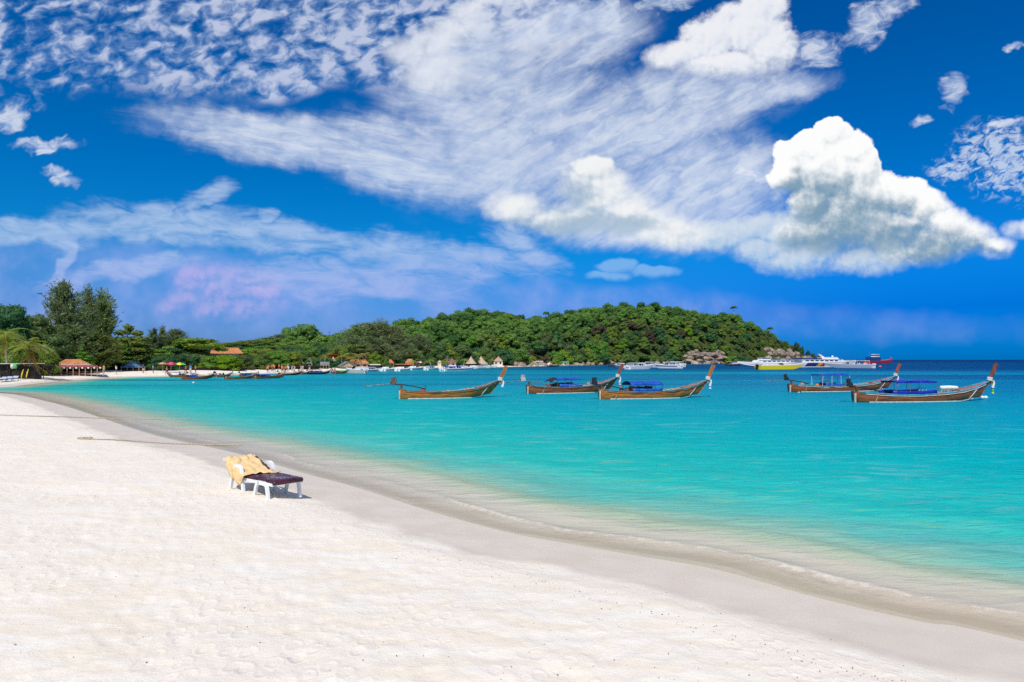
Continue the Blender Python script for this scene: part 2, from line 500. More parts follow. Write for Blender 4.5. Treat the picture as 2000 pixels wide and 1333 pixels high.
def vnoise(x, y, s=0):
    ix, iy = np.floor(x), np.floor(y)
    fx, fy = x - ix, y - iy
    fx, fy = fx * fx * (3 - 2 * fx), fy * fy * (3 - 2 * fy)
    a, b = _hash(ix, iy, s), _hash(ix + 1, iy, s)
    c, d = _hash(ix, iy + 1, s), _hash(ix + 1, iy + 1, s)
    return (a + (b - a) * fx) * (1 - fy) + (c + (d - c) * fx) * fy


def fbm(x, y, oct=4, s=0):
    v, amp, tot = 0, 1.0, 0
    for o in range(oct):
        v = v + amp * vnoise(x, y, s + o * 17)
        tot += amp
        amp *= 0.5
        x, y = x * 2.03 + 11.3, y * 2.03 + 7.7
    return v / tot - 0.5


# ------------------------------------------------------------------ the bay: shoreline, beach, headland
def gp(u, v, z=0.0):
    """ground point seen at photograph pixel (u, v) on the level z"""
    Y = (CAM_Z - z) * F_PX / (v - HOR)
    return ((u - 1000.0) / F_PX * Y, Y)


near_px = [(2000, 1250), (1800, 1212), (1600, 1166), (1400, 1111), (1250, 1085), (1120, 1062), (1000, 1040), (850, 1000), (700, 952), (600, 925), (450, 882), (300, 849), (180, 810), (100, 786), (0, 768)]
far_px = [(0, 757), (60, 751), (110, 746), (180, 741), (240, 737.5), (330, 735.5), (430, 733), (520, 730.5), (620, 727.5), (720, 724.5), (800, 722), (900, 719.6), (1000, 717), (1080, 715), (1150, 713.6), (1250, 712.4), (1350, 711.6), (1450, 710.6), (1540, 709.8), (1590, 709.3)]
SHORE = [(150, -160), (60, -62), (26, -16), (13.5, -1.5), (9.2, 3.6)] + [gp(*p) for p in near_px] + [(-60, 67.5), (-66, 71.5), (-64, 75)] + [gp(*p) for p in far_px] + [(292, 690), (262, 760), (120, 900), (-200, 1000), (-700, 900)]


def catmull(pts, k=8):
    out = []
    for i in range(len(pts) - 1):
        p = [np.array(pts[max(0, min(len(pts) - 1, j))], float) for j in (i - 1, i, i + 1, i + 2)]
        for t in np.linspace(0, 1, k, endpoint=False):
            out.append(0.5 * ((2 * p[1]) + (-p[0] + p[2]) * t + (2 * p[0] - 5 * p[1] + 4 * p[2] - p[3]) * t * t + (-p[0] + 3 * p[1] - 3 * p[2] + p[3]) * t ** 3))
    out.append(np.array(pts[-1], float))
    return np.array(out)


SH = catmull(SHORE, 7)
POLY = np.vstack([SH, [(-900, 900), (-900, -400), (150, -400)]])      # land side


def signed(x, y):
    """distance to the water's edge: positive on land"""
    x, y = np.asarray(x, float), np.asarray(y, float)
    xs, ys = x.ravel(), y.ravel()
    d2 = np.full(xs.shape, 1e18)
    for i in range(len(SH) - 1):
        ax, ay = SH[i]; bx, by = SH[i + 1]
        dx, dy = bx - ax, by - ay
        t = np.clip(((xs - ax) * dx + (ys - ay) * dy) / (dx * dx + dy * dy + 1e-12), 0, 1)
        d2 = np.minimum(d2, (xs - ax - t * dx) ** 2 + (ys - ay - t * dy) ** 2)
    ins = np.zeros(xs.shape, bool)
    n = len(POLY)
    for i in range(n):
        ax, ay = POLY[i]; bx, by = POLY[(i + 1) % n]
        if ay == by: continue
        c = (ay > ys) != (by > ys)
        ins ^= c & (xs < (bx - ax) * (ys - ay) / (by - ay) + ax)
    return (np.where(ins, 1, -1) * np.sqrt(d2)).reshape(x.shape)


RIDGE_U = [380, 480, 560, 640, 700, 760, 800, 850, 920, 980, 1030, 1060, 1120, 1180, 1230, 1300, 1380, 1440, 1490, 1540, 1565, 1590, 1602]
RIDGE_V = [684, 678, 672, 668, 656, 645, 637, 626, 612, 618, 628, 624, 614, 603, 599, 602, 612, 621, 641, 668, 684, 696, 704]
FAR_U = [p[0] for p in far_px]
FAR_Y = [gp(*p)[1] for p in far_px]


def ground(x, y, s=None):
    """height of sand, seabed and headland"""
    x, y = np.asarray(x, float), np.asarray(y, float)
    if s is None: s = signed(x, y)
    wob = fbm(x * 0.9, y * 0.9, 3, 3) * 0.5
    sw = s + np.where(s > 0.4, wob * np.clip((s - .4), 0, 1), 0)
    z = np.interp(sw, [-4000, -150, -40, -10, -4, -1, 0, 1.5, 1.9, 2.4, 4, 7, 12, 25, 60, 400],
                  [-22, -9, -3.6, -1.2, -.42, -.10, 0, .10, .15, .24, .36, .55, .82, 1.0, 1.2, 1.2])
    # soft mounds of dry sand
    dry = np.clip((s - 1.9) / 1.5, 0, 1)
    z = z + dry * (fbm(x * 0.45, y * 0.45, 3, 5) * 0.10 + fbm(x * 2.1, y * 2.1, 3, 9) * 0.016)
    # headland
    u = 1000 + x / np.maximum(y, 1) * F_PX
    ys = np.interp(u, FAR_U, FAR_Y)
    yr = ys + np.interp(u, [300, 700, 1000, 1300, 1500, 1600], [60, 120, 170, 130, 90, 40])
    rv = np.interp(u, RIDGE_U, RIDGE_V)
    H = np.maximum((703 - rv) / F_PX * yr + 2.0 - np.interp(u, [400, 700, 1500, 1600], [2, 4, 5, 1]), 0)
    flat = np.interp(u, [300, 640, 900, 1050, 1200, 1350, 1600], [40, 50, 42, 22, 6, 2, 1.0])
    t = np.clip((y - ys - flat) / np.maximum(yr - ys - flat, 1), 0, 1)
    prof = 1 - (1 - t) ** 1.7
    back = np.clip(1 - (y - yr) / 160.0, 0, 1)
    h = H * np.where(y < yr, prof, back * back * (3 - 2 * back))
    h = h * np.where(s > 0, np.clip(s / 4, 0, 1), 0) * (y > 60)
    bum = fbm(x * 0.05, y * 0.05, 3, 21) * 5 * np.clip(h / 8, 0, 1)
    # low rise behind the left beach
    rise = np.clip((s - 30) / 60, 0, 1) * np.clip((y - 90) / 40, 0, 1) * 3.0
    return z + np.maximum(h + bum, 0) + np.where(u < 700, rise, 0)


def gz(x, y): return float(ground(np.array([x]), np.array([y]))[0])


def hit(u, v, lo=3.0, hi=700.0):
    """first ground point along the line of sight to a photograph pixel"""
    Y = np.concatenate([np.linspace(lo, 40, 600), np.linspace(40, hi, 3000)])
    X = (u - 1000) / F_PX * Y
    Z = CAM_Z - (v - HOR) / F_PX * Y
    g = np.maximum(ground(X, Y), 0.0)
    k = int(np.argmax(Z <= g))
    return Vector((X[k], Y[k], g[k]))


def polar(r0, r1, ratio, thetas):
    rs = [r0]
    while rs[-1] < r1: rs.append(rs[-1] * ratio)
    rr, tt = np.meshgrid(np.array(rs), thetas, indexing='ij')
    n, m = rr.shape
    i = np.arange(n * m).reshape(n, m)
    F = np.stack([i[:-1, :-1], i[:-1, 1:], i[1:, 1:], i[1:, :-1]], -1).reshape(-1, 4)
    return (rr * np.sin(tt)).ravel(), (rr * np.cos(tt)).ravel(), F


th = np.concatenate([np.linspace(-180, -60, 80, endpoint=False), np.linspace(-60, 48, 620, endpoint=False), np.linspace(48, 180, 88)]) * math.pi / 180
X, Y, F = polar(1.2, 1400, 1.0105, th)
sdist = signed(X, Y)
Z = ground(X, Y, sdist)


def worley(x, y, s):
    ix, iy = np.floor(x), np.floor(y)
    best = np.full(x.shape, 9.0)
    for dx in (-1, 0, 1):
        for dy in (-1, 0, 1):
            jx, jy = ix + dx, iy + dy
            px, py = jx + _hash(jx, jy, s), jy + _hash(jx, jy, s + 5)
            best = np.minimum(best, (px - x) ** 2 + (py - y) ** 2)
    return np.sqrt(best)


# footprints and scuffs trodden into the dry sand near the viewer
near = (Y > 0) & (Y < 40) & (sdist > 1.2) & (np.abs(X) < 40)
xn, yn, sn = X[near], Y[near], sdist[near]
dent = np.zeros(xn.shape)
for fr, dep, s_ in ((2.3, .030, 41), (3.1, .024, 43), (4.6, .012, 47)):
    w = worley(xn * fr + fbm(xn * 1.7, yn * 1.7, 2, s_) * .8, yn * fr * .8, s_)
    keep = np.clip(fbm(xn * .6, yn * .6, 2, s_ + 1) * 4 + .75, 0, 1)
    dent += keep * dep * (-np.exp(-(w / .28) ** 2) + .45 * np.exp(-((w - .42) / .13) ** 2))
dent += fbm(xn * 7, yn * 7, 3, 51) * .018
fall = np.clip((sn - 1.7) / 1.2, 0, 1) * np.clip(1.4 - np.hypot(xn, yn) / 40, 0.15, 1)
Z[near] += dent * fall * .38
V3 = np.stack([X, Y, Z], 1)
keepf = np.max(np.abs(V3[F][:, :, 0]), 1) < 1e9
sand_me = np_mesh('sand_beach', V3, F)
attr(sand_me, 'shore', sdist)
uX = 1000 + X / np.maximum(Y, 1) * F_PX
attr(sand_me, 'rocky', np.clip((uX - 1105) / 30, 0, 1) * np.clip((Y - 250) / 40, 0, 1))
me = bpy.data.materials.new('coral_sand'); me.use_nodes = True
T = NT(me.node_tree)
pos = T.n('ShaderNodeNewGeometry', out=0)
shore = T.n('ShaderNodeAttribute', attribute_name='shore', out=2)
warp_s = T.m('ADD', shore, T.m('MULTIPLY_ADD', T.noise(pos, 0.8, 5.0, 0.6), 1.3, -0.65))
dryf = T.step(warp_s, 1.45, 2.0)
n_big = T.noise(pos, 0.5, 5.0, 0.6)
strk = T.n('ShaderNodeMapping', {'Vector': pos, 'Rotation': (0, 0, R(-35)), 'Scale': (0.8, 2.4, 1)})
n_str = T.noise(strk, 1.4, 6.0, 0.62, 0.6)
n_fin = T.noise(pos, 38.0, 4.0, 0.7)
n_med = T.noise(pos, 7.0, 5.0, 0.65)
dry = T.mix(T.step(n_str, 0.36, 0.64), c4((.810, .705, .560)), c4((.845, .785, .690)))
dry = T.mix(T.step(n_big, 0.42, 0.7), dry, c4((.830, .735, .615)))
dry = T.mix(T.m('MULTIPLY', T.step(n_fin, 0.56, 0.74), 0.40), dry, c4((.63, .52, .40)))
fleck = T.step(T.noise(pos, 26.0, 2.0, 0.5), 0.74, 0.78)
dry = T.mix(T.m('MULTIPLY', fleck, T.step(n_med, .5, .62)), dry, c4((.20, .15, .11)))
wet = T.mix(T.step(T.noise(pos, 1.2, 3.0, 0.5), 0.35, 0.65), c4((.640, .545, .440)), c4((.680, .590, .485)))
wet = T.mix(T.step(shore, 0.5, -0.2), wet, c4((.68, .58, .46)))
wet = T.mix(T.step(shore, -0.6, -2.0), wet, c4((.66, .58, .47)))
# land behind the beach turns to leaf litter and soil
litter = T.mix(T.noise(pos, 0.6, 4.0, 0.6), c4((.05, .055, .025)), c4((.04, .07, .018)))
colr = T.mix(dryf, wet, dry)
colr = T.mix(T.step(T.m('ADD', shore, T.m('MULTIPLY', n_big, 10.0)), 30.0, 36.0), colr, litter)
sep = T.n('ShaderNodeSeparateXYZ', {0: pos}, out=2)
colr = T.mix(T.step(sep, 2.6, 3.6), colr, litter)
rocky = T.n('ShaderNodeAttribute', attribute_name='rocky', out=2)
colr = T.mix(rocky, colr, T.mix(T.step(sep, 1.5, 4.0), T.mix(T.noise(pos, .5, 5.0, .6), c4((.20, .15, .12)), c4((.40, .32, .25))), T.mix(T.noise(pos, .3, 4.0, .6), c4((.030, .055, .014)), c4((.08, .10, .025)))))
fpv = T.n('ShaderNodeTexVoronoi', {'Vector': T.n('ShaderNodeMapping', {'Vector': pos, 'Rotation': (0, 0, R(28)), 'Scale': (4.4, 2.6, 0)}), 'Scale': 1.0, 'Randomness': 1.0}, voronoi_dimensions='2D', feature='F1')
foot = T.m('MULTIPLY', T.m('SUBTRACT', T.step(fpv, 0.30, 0.16), T.m('MULTIPLY', T.step(T.m('ABSOLUTE', T.m('SUBTRACT', fpv, 0.34)), 0.09, 0.0), 0.5)), T.step(n_big, 0.44, 0.60))
hgt = T.m('ADD', T.m('MULTIPLY', foot, -0.38), T.m('ADD', T.m('MULTIPLY', n_fin, 0.30), T.m('ADD', T.m('MULTIPLY', n_med, 1.0), T.m('MULTIPLY', n_str, 0.6))))
bmp = T.n('ShaderNodeBump', {'Strength': T.m('MULTIPLY_ADD', dryf, 0.33, 0.02), 'Distance': 0.05, 'Height': hgt})
T.n('ShaderNodeOutputMaterial', {0: T.n('ShaderNodeBsdfPrincipled', {'Base Color': colr, 'Roughness': T.m('MULTIPLY_ADD', dryf, 0.38, 0.55), 'Specular IOR Level': T.m('MULTIPLY_ADD', dryf, -0.25, 0.30), 'Normal': bmp})}, out=None)
beach = link('sand_beach', sand_me, me)
tag(beach, 'white coral sand beach curving round the bay up to the green headland', kind='structure')

# ------------------------------------------------------------------ the sea
th = np.concatenate([np.linspace(-62, 44, 640, endpoint=False), np.linspace(44, 150, 60)]) * math.pi / 180
X, Y, F = polar(3.0, 30000, 1.0125, th)
sdist = signed(X, Y)
u_ = sdist + fbm(X * .35, Y * .35, 3, 61) * 1.1
Z = np.zeros(X.shape)
r_ = np.hypot(X, Y)
fade = np.clip(1 - r_ / 60, 0, 1)
q = (X * 0.66 + Y * .75)                                  # runs along the shore
p_ = -sdist
for wl, amp, dr, s_ in ((1.1, .010, .3, 71), (.55, .006, -.5, 72), (2.4, .016, .15, 73)):
    ph = (p_ * math.cos(dr) + q * math.sin(dr)) / wl * 6.283 + fbm(X * .7 / wl, Y * .7 / wl, 3, s_) * 9
    Z += amp * np.sin(ph) * fade * np.clip(p_ / 2.5, 0, 1)
lip_at = .80 + fbm(X * .3, Y * .3, 4, 81) * 1.0           # the small swash lip running up the sand
lip = (np.exp(-((p_ - lip_at) / .13) ** 2) * np.clip(fbm(X * .6, Y * .6, 4, 85) * 2.4 + .72, 0.25, 1) + .55 * np.exp(-np.clip(p_ - lip_at, 0, 9) / .55) * (p_ > lip_at) * np.clip(fbm(X * .4, Y * .4, 3, 87) * 2 + .6, .1, 1)) * np.clip(1.3 - r_ / 70, 0, 1)
lip2 = np.exp(-((p_ - lip_at - 1.5 - fbm(X * .15, Y * .15, 2, 83)) / .35) ** 2) * np.clip(1.2 - r_ / 60, 0, 1)
Z += lip * .030 + lip2 * .03
Z = np.where(p_ < 0.5, Z * np.clip(p_ / .5, 0, 1), Z) + 0.004
vis = (sdist[F].min(1) < 0.25)
used = np.unique(F[vis]); remap = np.full(len(X), -1); remap[used] = np.arange(len(used))
sea_me = np_mesh('sea', np.stack([X, Y, Z], 1)[used], remap[F[vis]])
attr(sea_me, 'shore', sdist[used])
attr(sea_me, 'lip', (lip + 0.35 * lip2)[used])
me = bpy.data.materials.new('tropical_sea'); me.use_nodes = True
T = NT(me.node_tree)
pos = T.n('ShaderNodeNewGeometry', out=0)
shore = T.n('ShaderNodeAttribute', attribute_name='shore', out=2)
lipa = T.n('ShaderNodeAttribute', attribute_name='lip', out=2)
off = T.m('MULTIPLY', shore, -1.0)
sy_ = T.n('ShaderNodeSeparateXYZ', {0: pos}, out=1)
patch = T.noise(T.n('ShaderNodeMapping', {'Vector': pos, 'Rotation': (0, 0, R(40)), 'Scale': (.5, 1.3, 1)}), 0.5, 5.0, 0.6, 0.5)
dep = T.m('ADD', off, T.m('MULTIPLY', T.m('MULTIPLY_ADD', patch, 2.0, -1.0), T.step(off, 0.8, 6.0, 0.5, 2.6)))
# colour of the water body by distance from the sand (metres, square-rooted for resolution): 0 .. 1 = 0 .. 400 m
dn = T.m('SQRT', T.m('DIVIDE', T.m('MAXIMUM', dep, 0.0), 400.0))
sq = lambda m: math.sqrt(m / 400.0)
body = T.ramp(dn, [(0.0, (.66, .55, .40)), (sq(.28), (.62, .51, .36)), (sq(.65), (.86, .74, .58)), (sq(1.6), (.82, .75, .57)), (sq(2.3), (.52, .64, .42)), (sq(3.6), (.15, .53, .43)), (sq(6), (.02, .50, .42)), (sq(14), (.0, .43, .42)),
                   (sq(28), (.0, .345, .42)), (sq(46), (.0, .295, .41)), (sq(75), (.0, .205, .37)), (sq(130), (.0, .095, .250)), (sq(260), (.0, .048, .175)), (1.0, (.0, .030, .130))])
# seagrass and sand bars under the outer water: long bands across the bay
band = T.noise(T.n('ShaderNodeMapping', {'Vector': pos, 'Scale': (.006, .045, 1)}), 1.0, 4.0, 0.6)
body = T.mix(T.m('MULTIPLY', T.step(band, 0.50, 0.62), T.step(sy_, 55.0, 110.0)), body, c4((.0, .085, .20)))
bar = T.noise(T.n('ShaderNodeMapping', {'Vector': pos, 'Location': (3.3, 8.1, 0), 'Scale': (.004, .030, 1)}), 1.0, 3.0, 0.5)
body = T.mix(T.m('MULTIPLY', T.m('MULTIPLY', T.step(bar, 0.53, 0.60), T.step(sy_, 70.0, 120.0)), T.step(sy_, 420.0, 200.0)), body, c4((.0, .27, .40)))
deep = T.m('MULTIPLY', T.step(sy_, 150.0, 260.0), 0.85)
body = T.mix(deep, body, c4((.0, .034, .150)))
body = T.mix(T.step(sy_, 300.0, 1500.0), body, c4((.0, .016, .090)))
streak = T.noise(T.n('ShaderNodeMapping', {'Vector': pos, 'Rotation': (0, 0, R(38)), 'Scale': (.7, 2.6, 1)}), 1.1, 5.0, 0.65, 0.8)
body = T.mix(T.m('MULTIPLY', T.m('MULTIPLY', T.step(streak, 0.56, 0.70), T.step(off, 2.0, 5.0)), T.step(off, 16.0, 8.0, 0, .55)), body, c4((.22, .50, .24)))
body = T.mix(T.m('MULTIPLY', T.m('MULTIPLY', T.step(streak, 0.44, 0.34), T.step(off, 2.0, 5.0)), T.step(off, 22.0, 8.0, 0, .5)), body, c4((.13, .36, .42)))
fine_s = T.noise(T.n('ShaderNodeMapping', {'Vector': pos, 'Rotation': (0, 0, R(12)), 'Scale': (.55, 3.6, 1)}), 2.0, 4.0, 0.6, 1.0)
body = T.mix(T.m('MULTIPLY', T.m('MULTIPLY', T.step(fine_s, 0.60, 0.70), T.step(off, 2.5, 5.0)), T.step(sy_, 55.0, 12.0, .10, .60)), body, c4((.0, .21, .27)))  # dark ripple shading painted into the body colour as thin streaks
sheen = T.noise(T.n('ShaderNodeMapping', {'Vector': pos, 'Rotation': (0, 0, R(24)), 'Scale': (.22, .75, 1)}), 1.0, 6.0, 0.7, 1.6)
body = T.mix(T.m('MULTIPLY', T.m('MULTIPLY', T.step(sheen, 0.52, 0.72), T.step(off, 2.5, 5.0)), T.step(off, 45.0, 12.0, .10, .42)), body, c4((.26, .56, .56)))  # pale sky sheen on the ripples, painted into the body colour
# waves
w1 = T.noise(T.n('ShaderNodeMapping', {'Vector': pos, 'Rotation': (0, 0, R(20)), 'Scale': (.55, 1.5, 1)}), 1.5, 5.0, 0.62, 0.3)
w2 = T.noise(T.n('ShaderNodeMapping', {'Vector': pos, 'Rotation': (0, 0, R(-14)), 'Scale': (.6, 1.6, 1)}), 5.5, 4.0, 0.6, 0.4)
w3 = T.noise(T.n('ShaderNodeMapping', {'Vector': pos, 'Scale': (.10, .32, 1)}), 1.0, 4.0, 0.6, 0.2)
hh = T.m('ADD', T.m('MULTIPLY', w1, 0.16), T.m('ADD', T.m('MULTIPLY', w2, 0.05), T.m('MULTIPLY', w3, 0.55)))
bmp = T.n('ShaderNodeBump', {'Strength': T.m('MULTIPLY', T.step(off, 0.2, 4.0, 0.10, 0.75), T.step(sy_, 15.0, 160.0, 1.0, 0.22)), 'Distance': 1.0, 'Height': hh})
foamn = T.noise(pos, 9.0, 5.0, 0.7)
foam = T.m('MULTIPLY', T.step(T.m('ADD', T.m('MULTIPLY', lipa, 0.50), T.m('MULTIPLY_ADD', foamn, 1.5, -0.76)), 0.12, 0.80), 0.60)
rip = T.noise(T.n('ShaderNodeMapping', {'Vector': pos, 'Rotation': (0, 0, R(38)), 'Scale': (1.0, 3.4, 1)}), 3.4, 4.0, 0.6, 0.5)
foam = T.m('MAXIMUM', foam, T.m('MULTIPLY', T.m('MULTIPLY', T.step(rip, 0.54, 0.68), T.step(off, 0.9, 1.3)), T.step(off, 4.0, 2.0, 0, .30)))
alpha = T.m('MAXIMUM', T.step(dep, 0.1, 5.0, 0.0, 1.0, False), foam)
alpha = T.m('MINIMUM', T.m('POWER', alpha, 0.36), 1.0)
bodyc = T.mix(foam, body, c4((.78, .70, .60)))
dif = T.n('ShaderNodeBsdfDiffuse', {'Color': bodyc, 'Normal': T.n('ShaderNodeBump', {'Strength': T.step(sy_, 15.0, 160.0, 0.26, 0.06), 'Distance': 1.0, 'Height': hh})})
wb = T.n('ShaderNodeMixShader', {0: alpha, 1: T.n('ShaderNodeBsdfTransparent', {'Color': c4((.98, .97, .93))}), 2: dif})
fr = T.n('ShaderNodeFresnel', {'IOR': 1.33, 'Normal': bmp})
gl = T.n('ShaderNodeBsdfGlossy', {'Color': c4((.20, .58, .66)), 'Roughness': 0.16, 'Normal': bmp})
wt = T.n('ShaderNodeMixShader', {0: T.m('MULTIPLY', fr, T.step(sy_, 60.0, 260.0, 0.55, 0.22)), 1: wb, 2: gl})
T.n('ShaderNodeOutputMaterial', {0: wt}, out=None)
sea = link('sea', sea_me, me)
tag(sea, 'clear turquoise sea deepening to dark blue towards the horizon', kind='structure')

# ------------------------------------------------------------------ foliage
rng = np.random.default_rng(11)


def leaf_mat(name, dark, light, rnd=0.18, trans=0.42):
    mt = bpy.data.materials.new(name); mt.use_nodes = True
    T = NT(mt.node_tree)
    tint = T.n('ShaderNodeAttribute', attribute_name='tint', out=2)
    rn = T.n('ShaderNodeObjectInfo', out=5)
    c = T.mix(T.step(tint, 0.0, 1.0, smooth=False), c4(dark), c4(light))
    rn2 = T.m('FRACT', T.m('MULTIPLY', rn, 7.31))
    c = T.n('ShaderNodeHueSaturation', {'Hue': T.step(rn, 0, 1, .5 - rnd * .16, .5 + rnd * .12, False), 'Saturation': T.step(rn2, 0, 1, .85, 1.1, False),
                                        'Value': T.step(rn2, 0, 1, 1 - rnd * 1.6, 1 + rnd * 1.6, False), 'Color': c})
    p = T.n('ShaderNodeBsdfPrincipled', {'Base Color': c, 'Roughness': 0.6, 'Specular IOR Level': 0.18})
    t = T.n('ShaderNodeBsdfTranslucent', {'Color': c})
    T.n('ShaderNodeOutputMaterial', {0: T.n('ShaderNodeMixShader', {0: trans, 1: p, 2: t})}, out=None)
    return mt


LM = {'green': leaf_mat('leaves_green', (.062, .145, .036), (.235, .375, .066)),
      'dark': leaf_mat('leaves_dark', (.030, .098, .042), (.100, .225, .070)),
      'olive': leaf_mat('leaves_olive', (.085, .150, .034), (.275, .375, .062)),
      'bright': leaf_mat('leaves_bright', (.088, .190, .022), (.255, .375, .045)),
      'casuarina': leaf_mat('casuarina_needles', (.120, .175, .078), (.300, .360, .135), .10),
      'casuarina_light': leaf_mat('casuarina_light_needles', (.085, .135, .028), (.205, .245, .050), .10),
      'russet': leaf_mat('leaves_russet', (.150, .055, .018), (.300, .130, .040), .10),
      'brown': leaf_mat('leaves_brown', (.090, .065, .035), (.170, .120, .070), .10),
      'frond': leaf_mat('palm_frond_green', (.170, .220, .035), (.400, .430, .075), .10),
      'dead': leaf_mat('palm_frond_dry', (.200, .130, .020), (.360, .250, .040), .10)}
BARK = M('bark', (.17, .135, .10), .9, .3, 6.0, .03)
PALEBARK = M('pale_bark', (.36, .31, .26), .9, .25, 6.0, .03)


def unit(v): return v / (np.linalg.norm(v, axis=-1, keepdims=True) + 1e-9)


def leaf_quads(p, nrm, size, rg, asp=0.6):
    n = len(p)
    a = unit(np.cross(nrm, unit(rg.normal(size=(n, 3)))))
    b = np.cross(nrm, a)
    s = (size * rg.uniform(.7, 1.35, n))[:, None]
    q = np.stack([p + a * s, p + b * s * asp + nrm * s * .12, p - a * s, p - b * s * asp + nrm * s * .12], 1)
    return q.reshape(-1, 3)


def uvsphere(n, m):
    ph = np.linspace(0, math.pi, m + 1)[:, None]; t = np.linspace(0, 2 * math.pi, n, endpoint=False)[None, :]
    V = np.stack([np.sin(ph) * np.cos(t), np.sin(ph) * np.sin(t), np.cos(ph) + 0 * t], -1).reshape(-1, 3)
    i = np.arange((m + 1) * n).reshape(m + 1, n)
    F = np.stack([i[:-1], np.roll(i[:-1], -1, 1), np.roll(i[1:], -1, 1), i[1:]], -1).reshape(-1, 4)
    return V, F


SPH = uvsphere(8, 5)


def crown_mesh(name, lobes, per, leaf, seed, core=0.78, asp=.6):
    """leaf clumps spread over lobes, with a leafy core so that the crown is dense inside"""
    rg = np.random.default_rng(seed)
    Vs, Fs, Ts, b = [], [], [], 0
    for c, r in lobes:
        c, r = np.array(c, float), np.array(r, float)
        n = int(per * (r[0] * r[1]) / .05)
        d = unit(rg.normal(size=(n, 3)) + np.array([0, 0, .35]))
        rad = rg.uniform(.72, 1.12, n)[:, None]
        p = c + d * r * rad
        nr = unit(d / r * r.mean() + rg.normal(size=(n, 3)) * .55)
        q = leaf_quads(p, nr, leaf, rg, asp)
        Vs.append(q); Fs.append(np.arange(n * 4).reshape(-1, 4) + b); b += n * 4
        lt = rg.uniform(-.22, .22)
        Ts.append(np.clip(rg.uniform(.15, .85, n) + lt, 0, 1))
        if core:
            v = SPH[0] * r * core * rg.uniform(.82, 1.12, (len(SPH[0]), 1)) + c
            Vs.append(v); Fs.append(SPH[1] + b); b += len(v); Ts.append(np.full(len(SPH[1]), .42))
    me = np_mesh(name, np.concatenate(Vs), np.concatenate(Fs), False)
    attr(me, 'tint', np.concatenate(Ts), 'FACE')
    return me


def dome_lobes(rg, n=12, z0=.45, z1=.84, flat=.75, spread=.36):
    L = [((0, 0, z1 - .10), (.22, .22, .17))]
    for i in range(n):
        a = i * 2.4 + rg.uniform(-.4, .4)
        t = (i + .5) / n
        rr = spread * (1 - t * .55) * rg.uniform(.75, 1.1)
        z = z0 + (z1 - z0) * t ** .9 + rg.uniform(-.04, .04)
        s = rg.uniform(.15, .24)
        L.append(((rr * math.cos(a), rr * math.sin(a), z), (s, s * rg.uniform(.85, 1.1), s * flat)))
    return L


def tier_lobes(rg, tiers=6):
    L = []
    for k in range(tiers):
        z = .28 + .68 * k / (tiers - 1)
        R_ = .44 * (1 - .66 * (k / (tiers - 1)) ** 1.6)
        n = max(2, 7 - k)
        for i in range(n):
            a = i * 6.283 / n + k * .9 + rg.uniform(-.3, .3)
            rr = R_ * rg.uniform(.45, .8)
            s = R_ * rg.uniform(.42, .58)
            L.append(((rr * math.cos(a), rr * math.sin(a), z + rg.uniform(-.035, .035)), (s, s, .075)))
    return L


def trunk_mesh(seed, h=.62, r=.022, limbs=5, lean=.04):
    rg = random.Random(seed)
    b = MB()
    top = (rg.uniform(-lean, lean), rg.uniform(-lean, lean), h)
    b.tube([(0, 0, -.06), (top[0] * .3, top[1] * .3, h * .4), top], [r * 1.5, r, r * .5], 6)
    for i in range(limbs):
        a = i * 2.4 + rg.random()
        z = h * rg.uniform(.45, .85)
        b.tube([(top[0] * z / h, top[1] * z / h, z), (.14 * math.cos(a), .14 * math.sin(a), z + .10), (.27 * math.cos(a), .27 * math.sin(a), z + .2)], [r * .6, r * .4, r * .2], 5)
    return b.mesh('trunk')


def casuarina_mesh(name, seed, branches=70, per=46, leaf=.030, z0=.12, wide=.34, droop=.35, tip=1.0, shape=0):
    """plumes of fine needles on rising branches"""
    rg = np.random.default_rng(seed)
    P, Nn, Tn, tt = [], [], [], []
    for i in range(branches):
        t = (i + rg.uniform(0, 1)) / branches
        z = z0 + (1 - z0) * .86 * t
        R_ = wide * (math.sin(math.pi * min(1, .16 + .84 * t)) ** .7 if shape == 0 else (1 - t * .75)) * rg.uniform(.6, 1.1)
        a = rg.uniform(0, 6.283)
        o = np.array([math.cos(a), math.sin(a), 0])
        up = .16 * rg.uniform(.4, 1.5) * tip
        s = np.linspace(.12, 1, per) * rg.uniform(.9, 1.05)
        c = np.array([0, 0, z]) + o * (R_ * s)[:, None] + np.array([0, 0, 1]) * (up * s ** 1.3)[:, None]
        c = c + rg.normal(size=c.shape) * (.012 + .018 * s[:, None])
        d = unit(o * .75 + np.array([0, 0, .8]) + rg.normal(size=c.shape) * .45 - np.array([0, 0, droop]))
        P.append(c); Tn.append(d); tt.append(np.clip(rg.uniform(.2, .9, per) + rg.uniform(-.25, .25), 0, 1))
    P, Tn, tt = np.concatenate(P), np.concatenate(Tn), np.concatenate(tt)
    n = len(P)
    sd_ = unit(np.cross(Tn, rg.normal(size=(n, 3))))
    ln = (leaf * rg.uniform(.7, 1.4, n))[:, None]
    w = ln * .20
    q = np.stack([P - Tn * ln * .3 + sd_ * w, P - Tn * ln * .3 - sd_ * w, P + Tn * ln - sd_ * w * .25, P + Tn * ln + sd_ * w * .25], 1).reshape(-1, 3)
    me = np_mesh(name, q, np.arange(n * 4).reshape(-1, 4), False)
    attr(me, 'tint', tt, 'FACE')
    return me


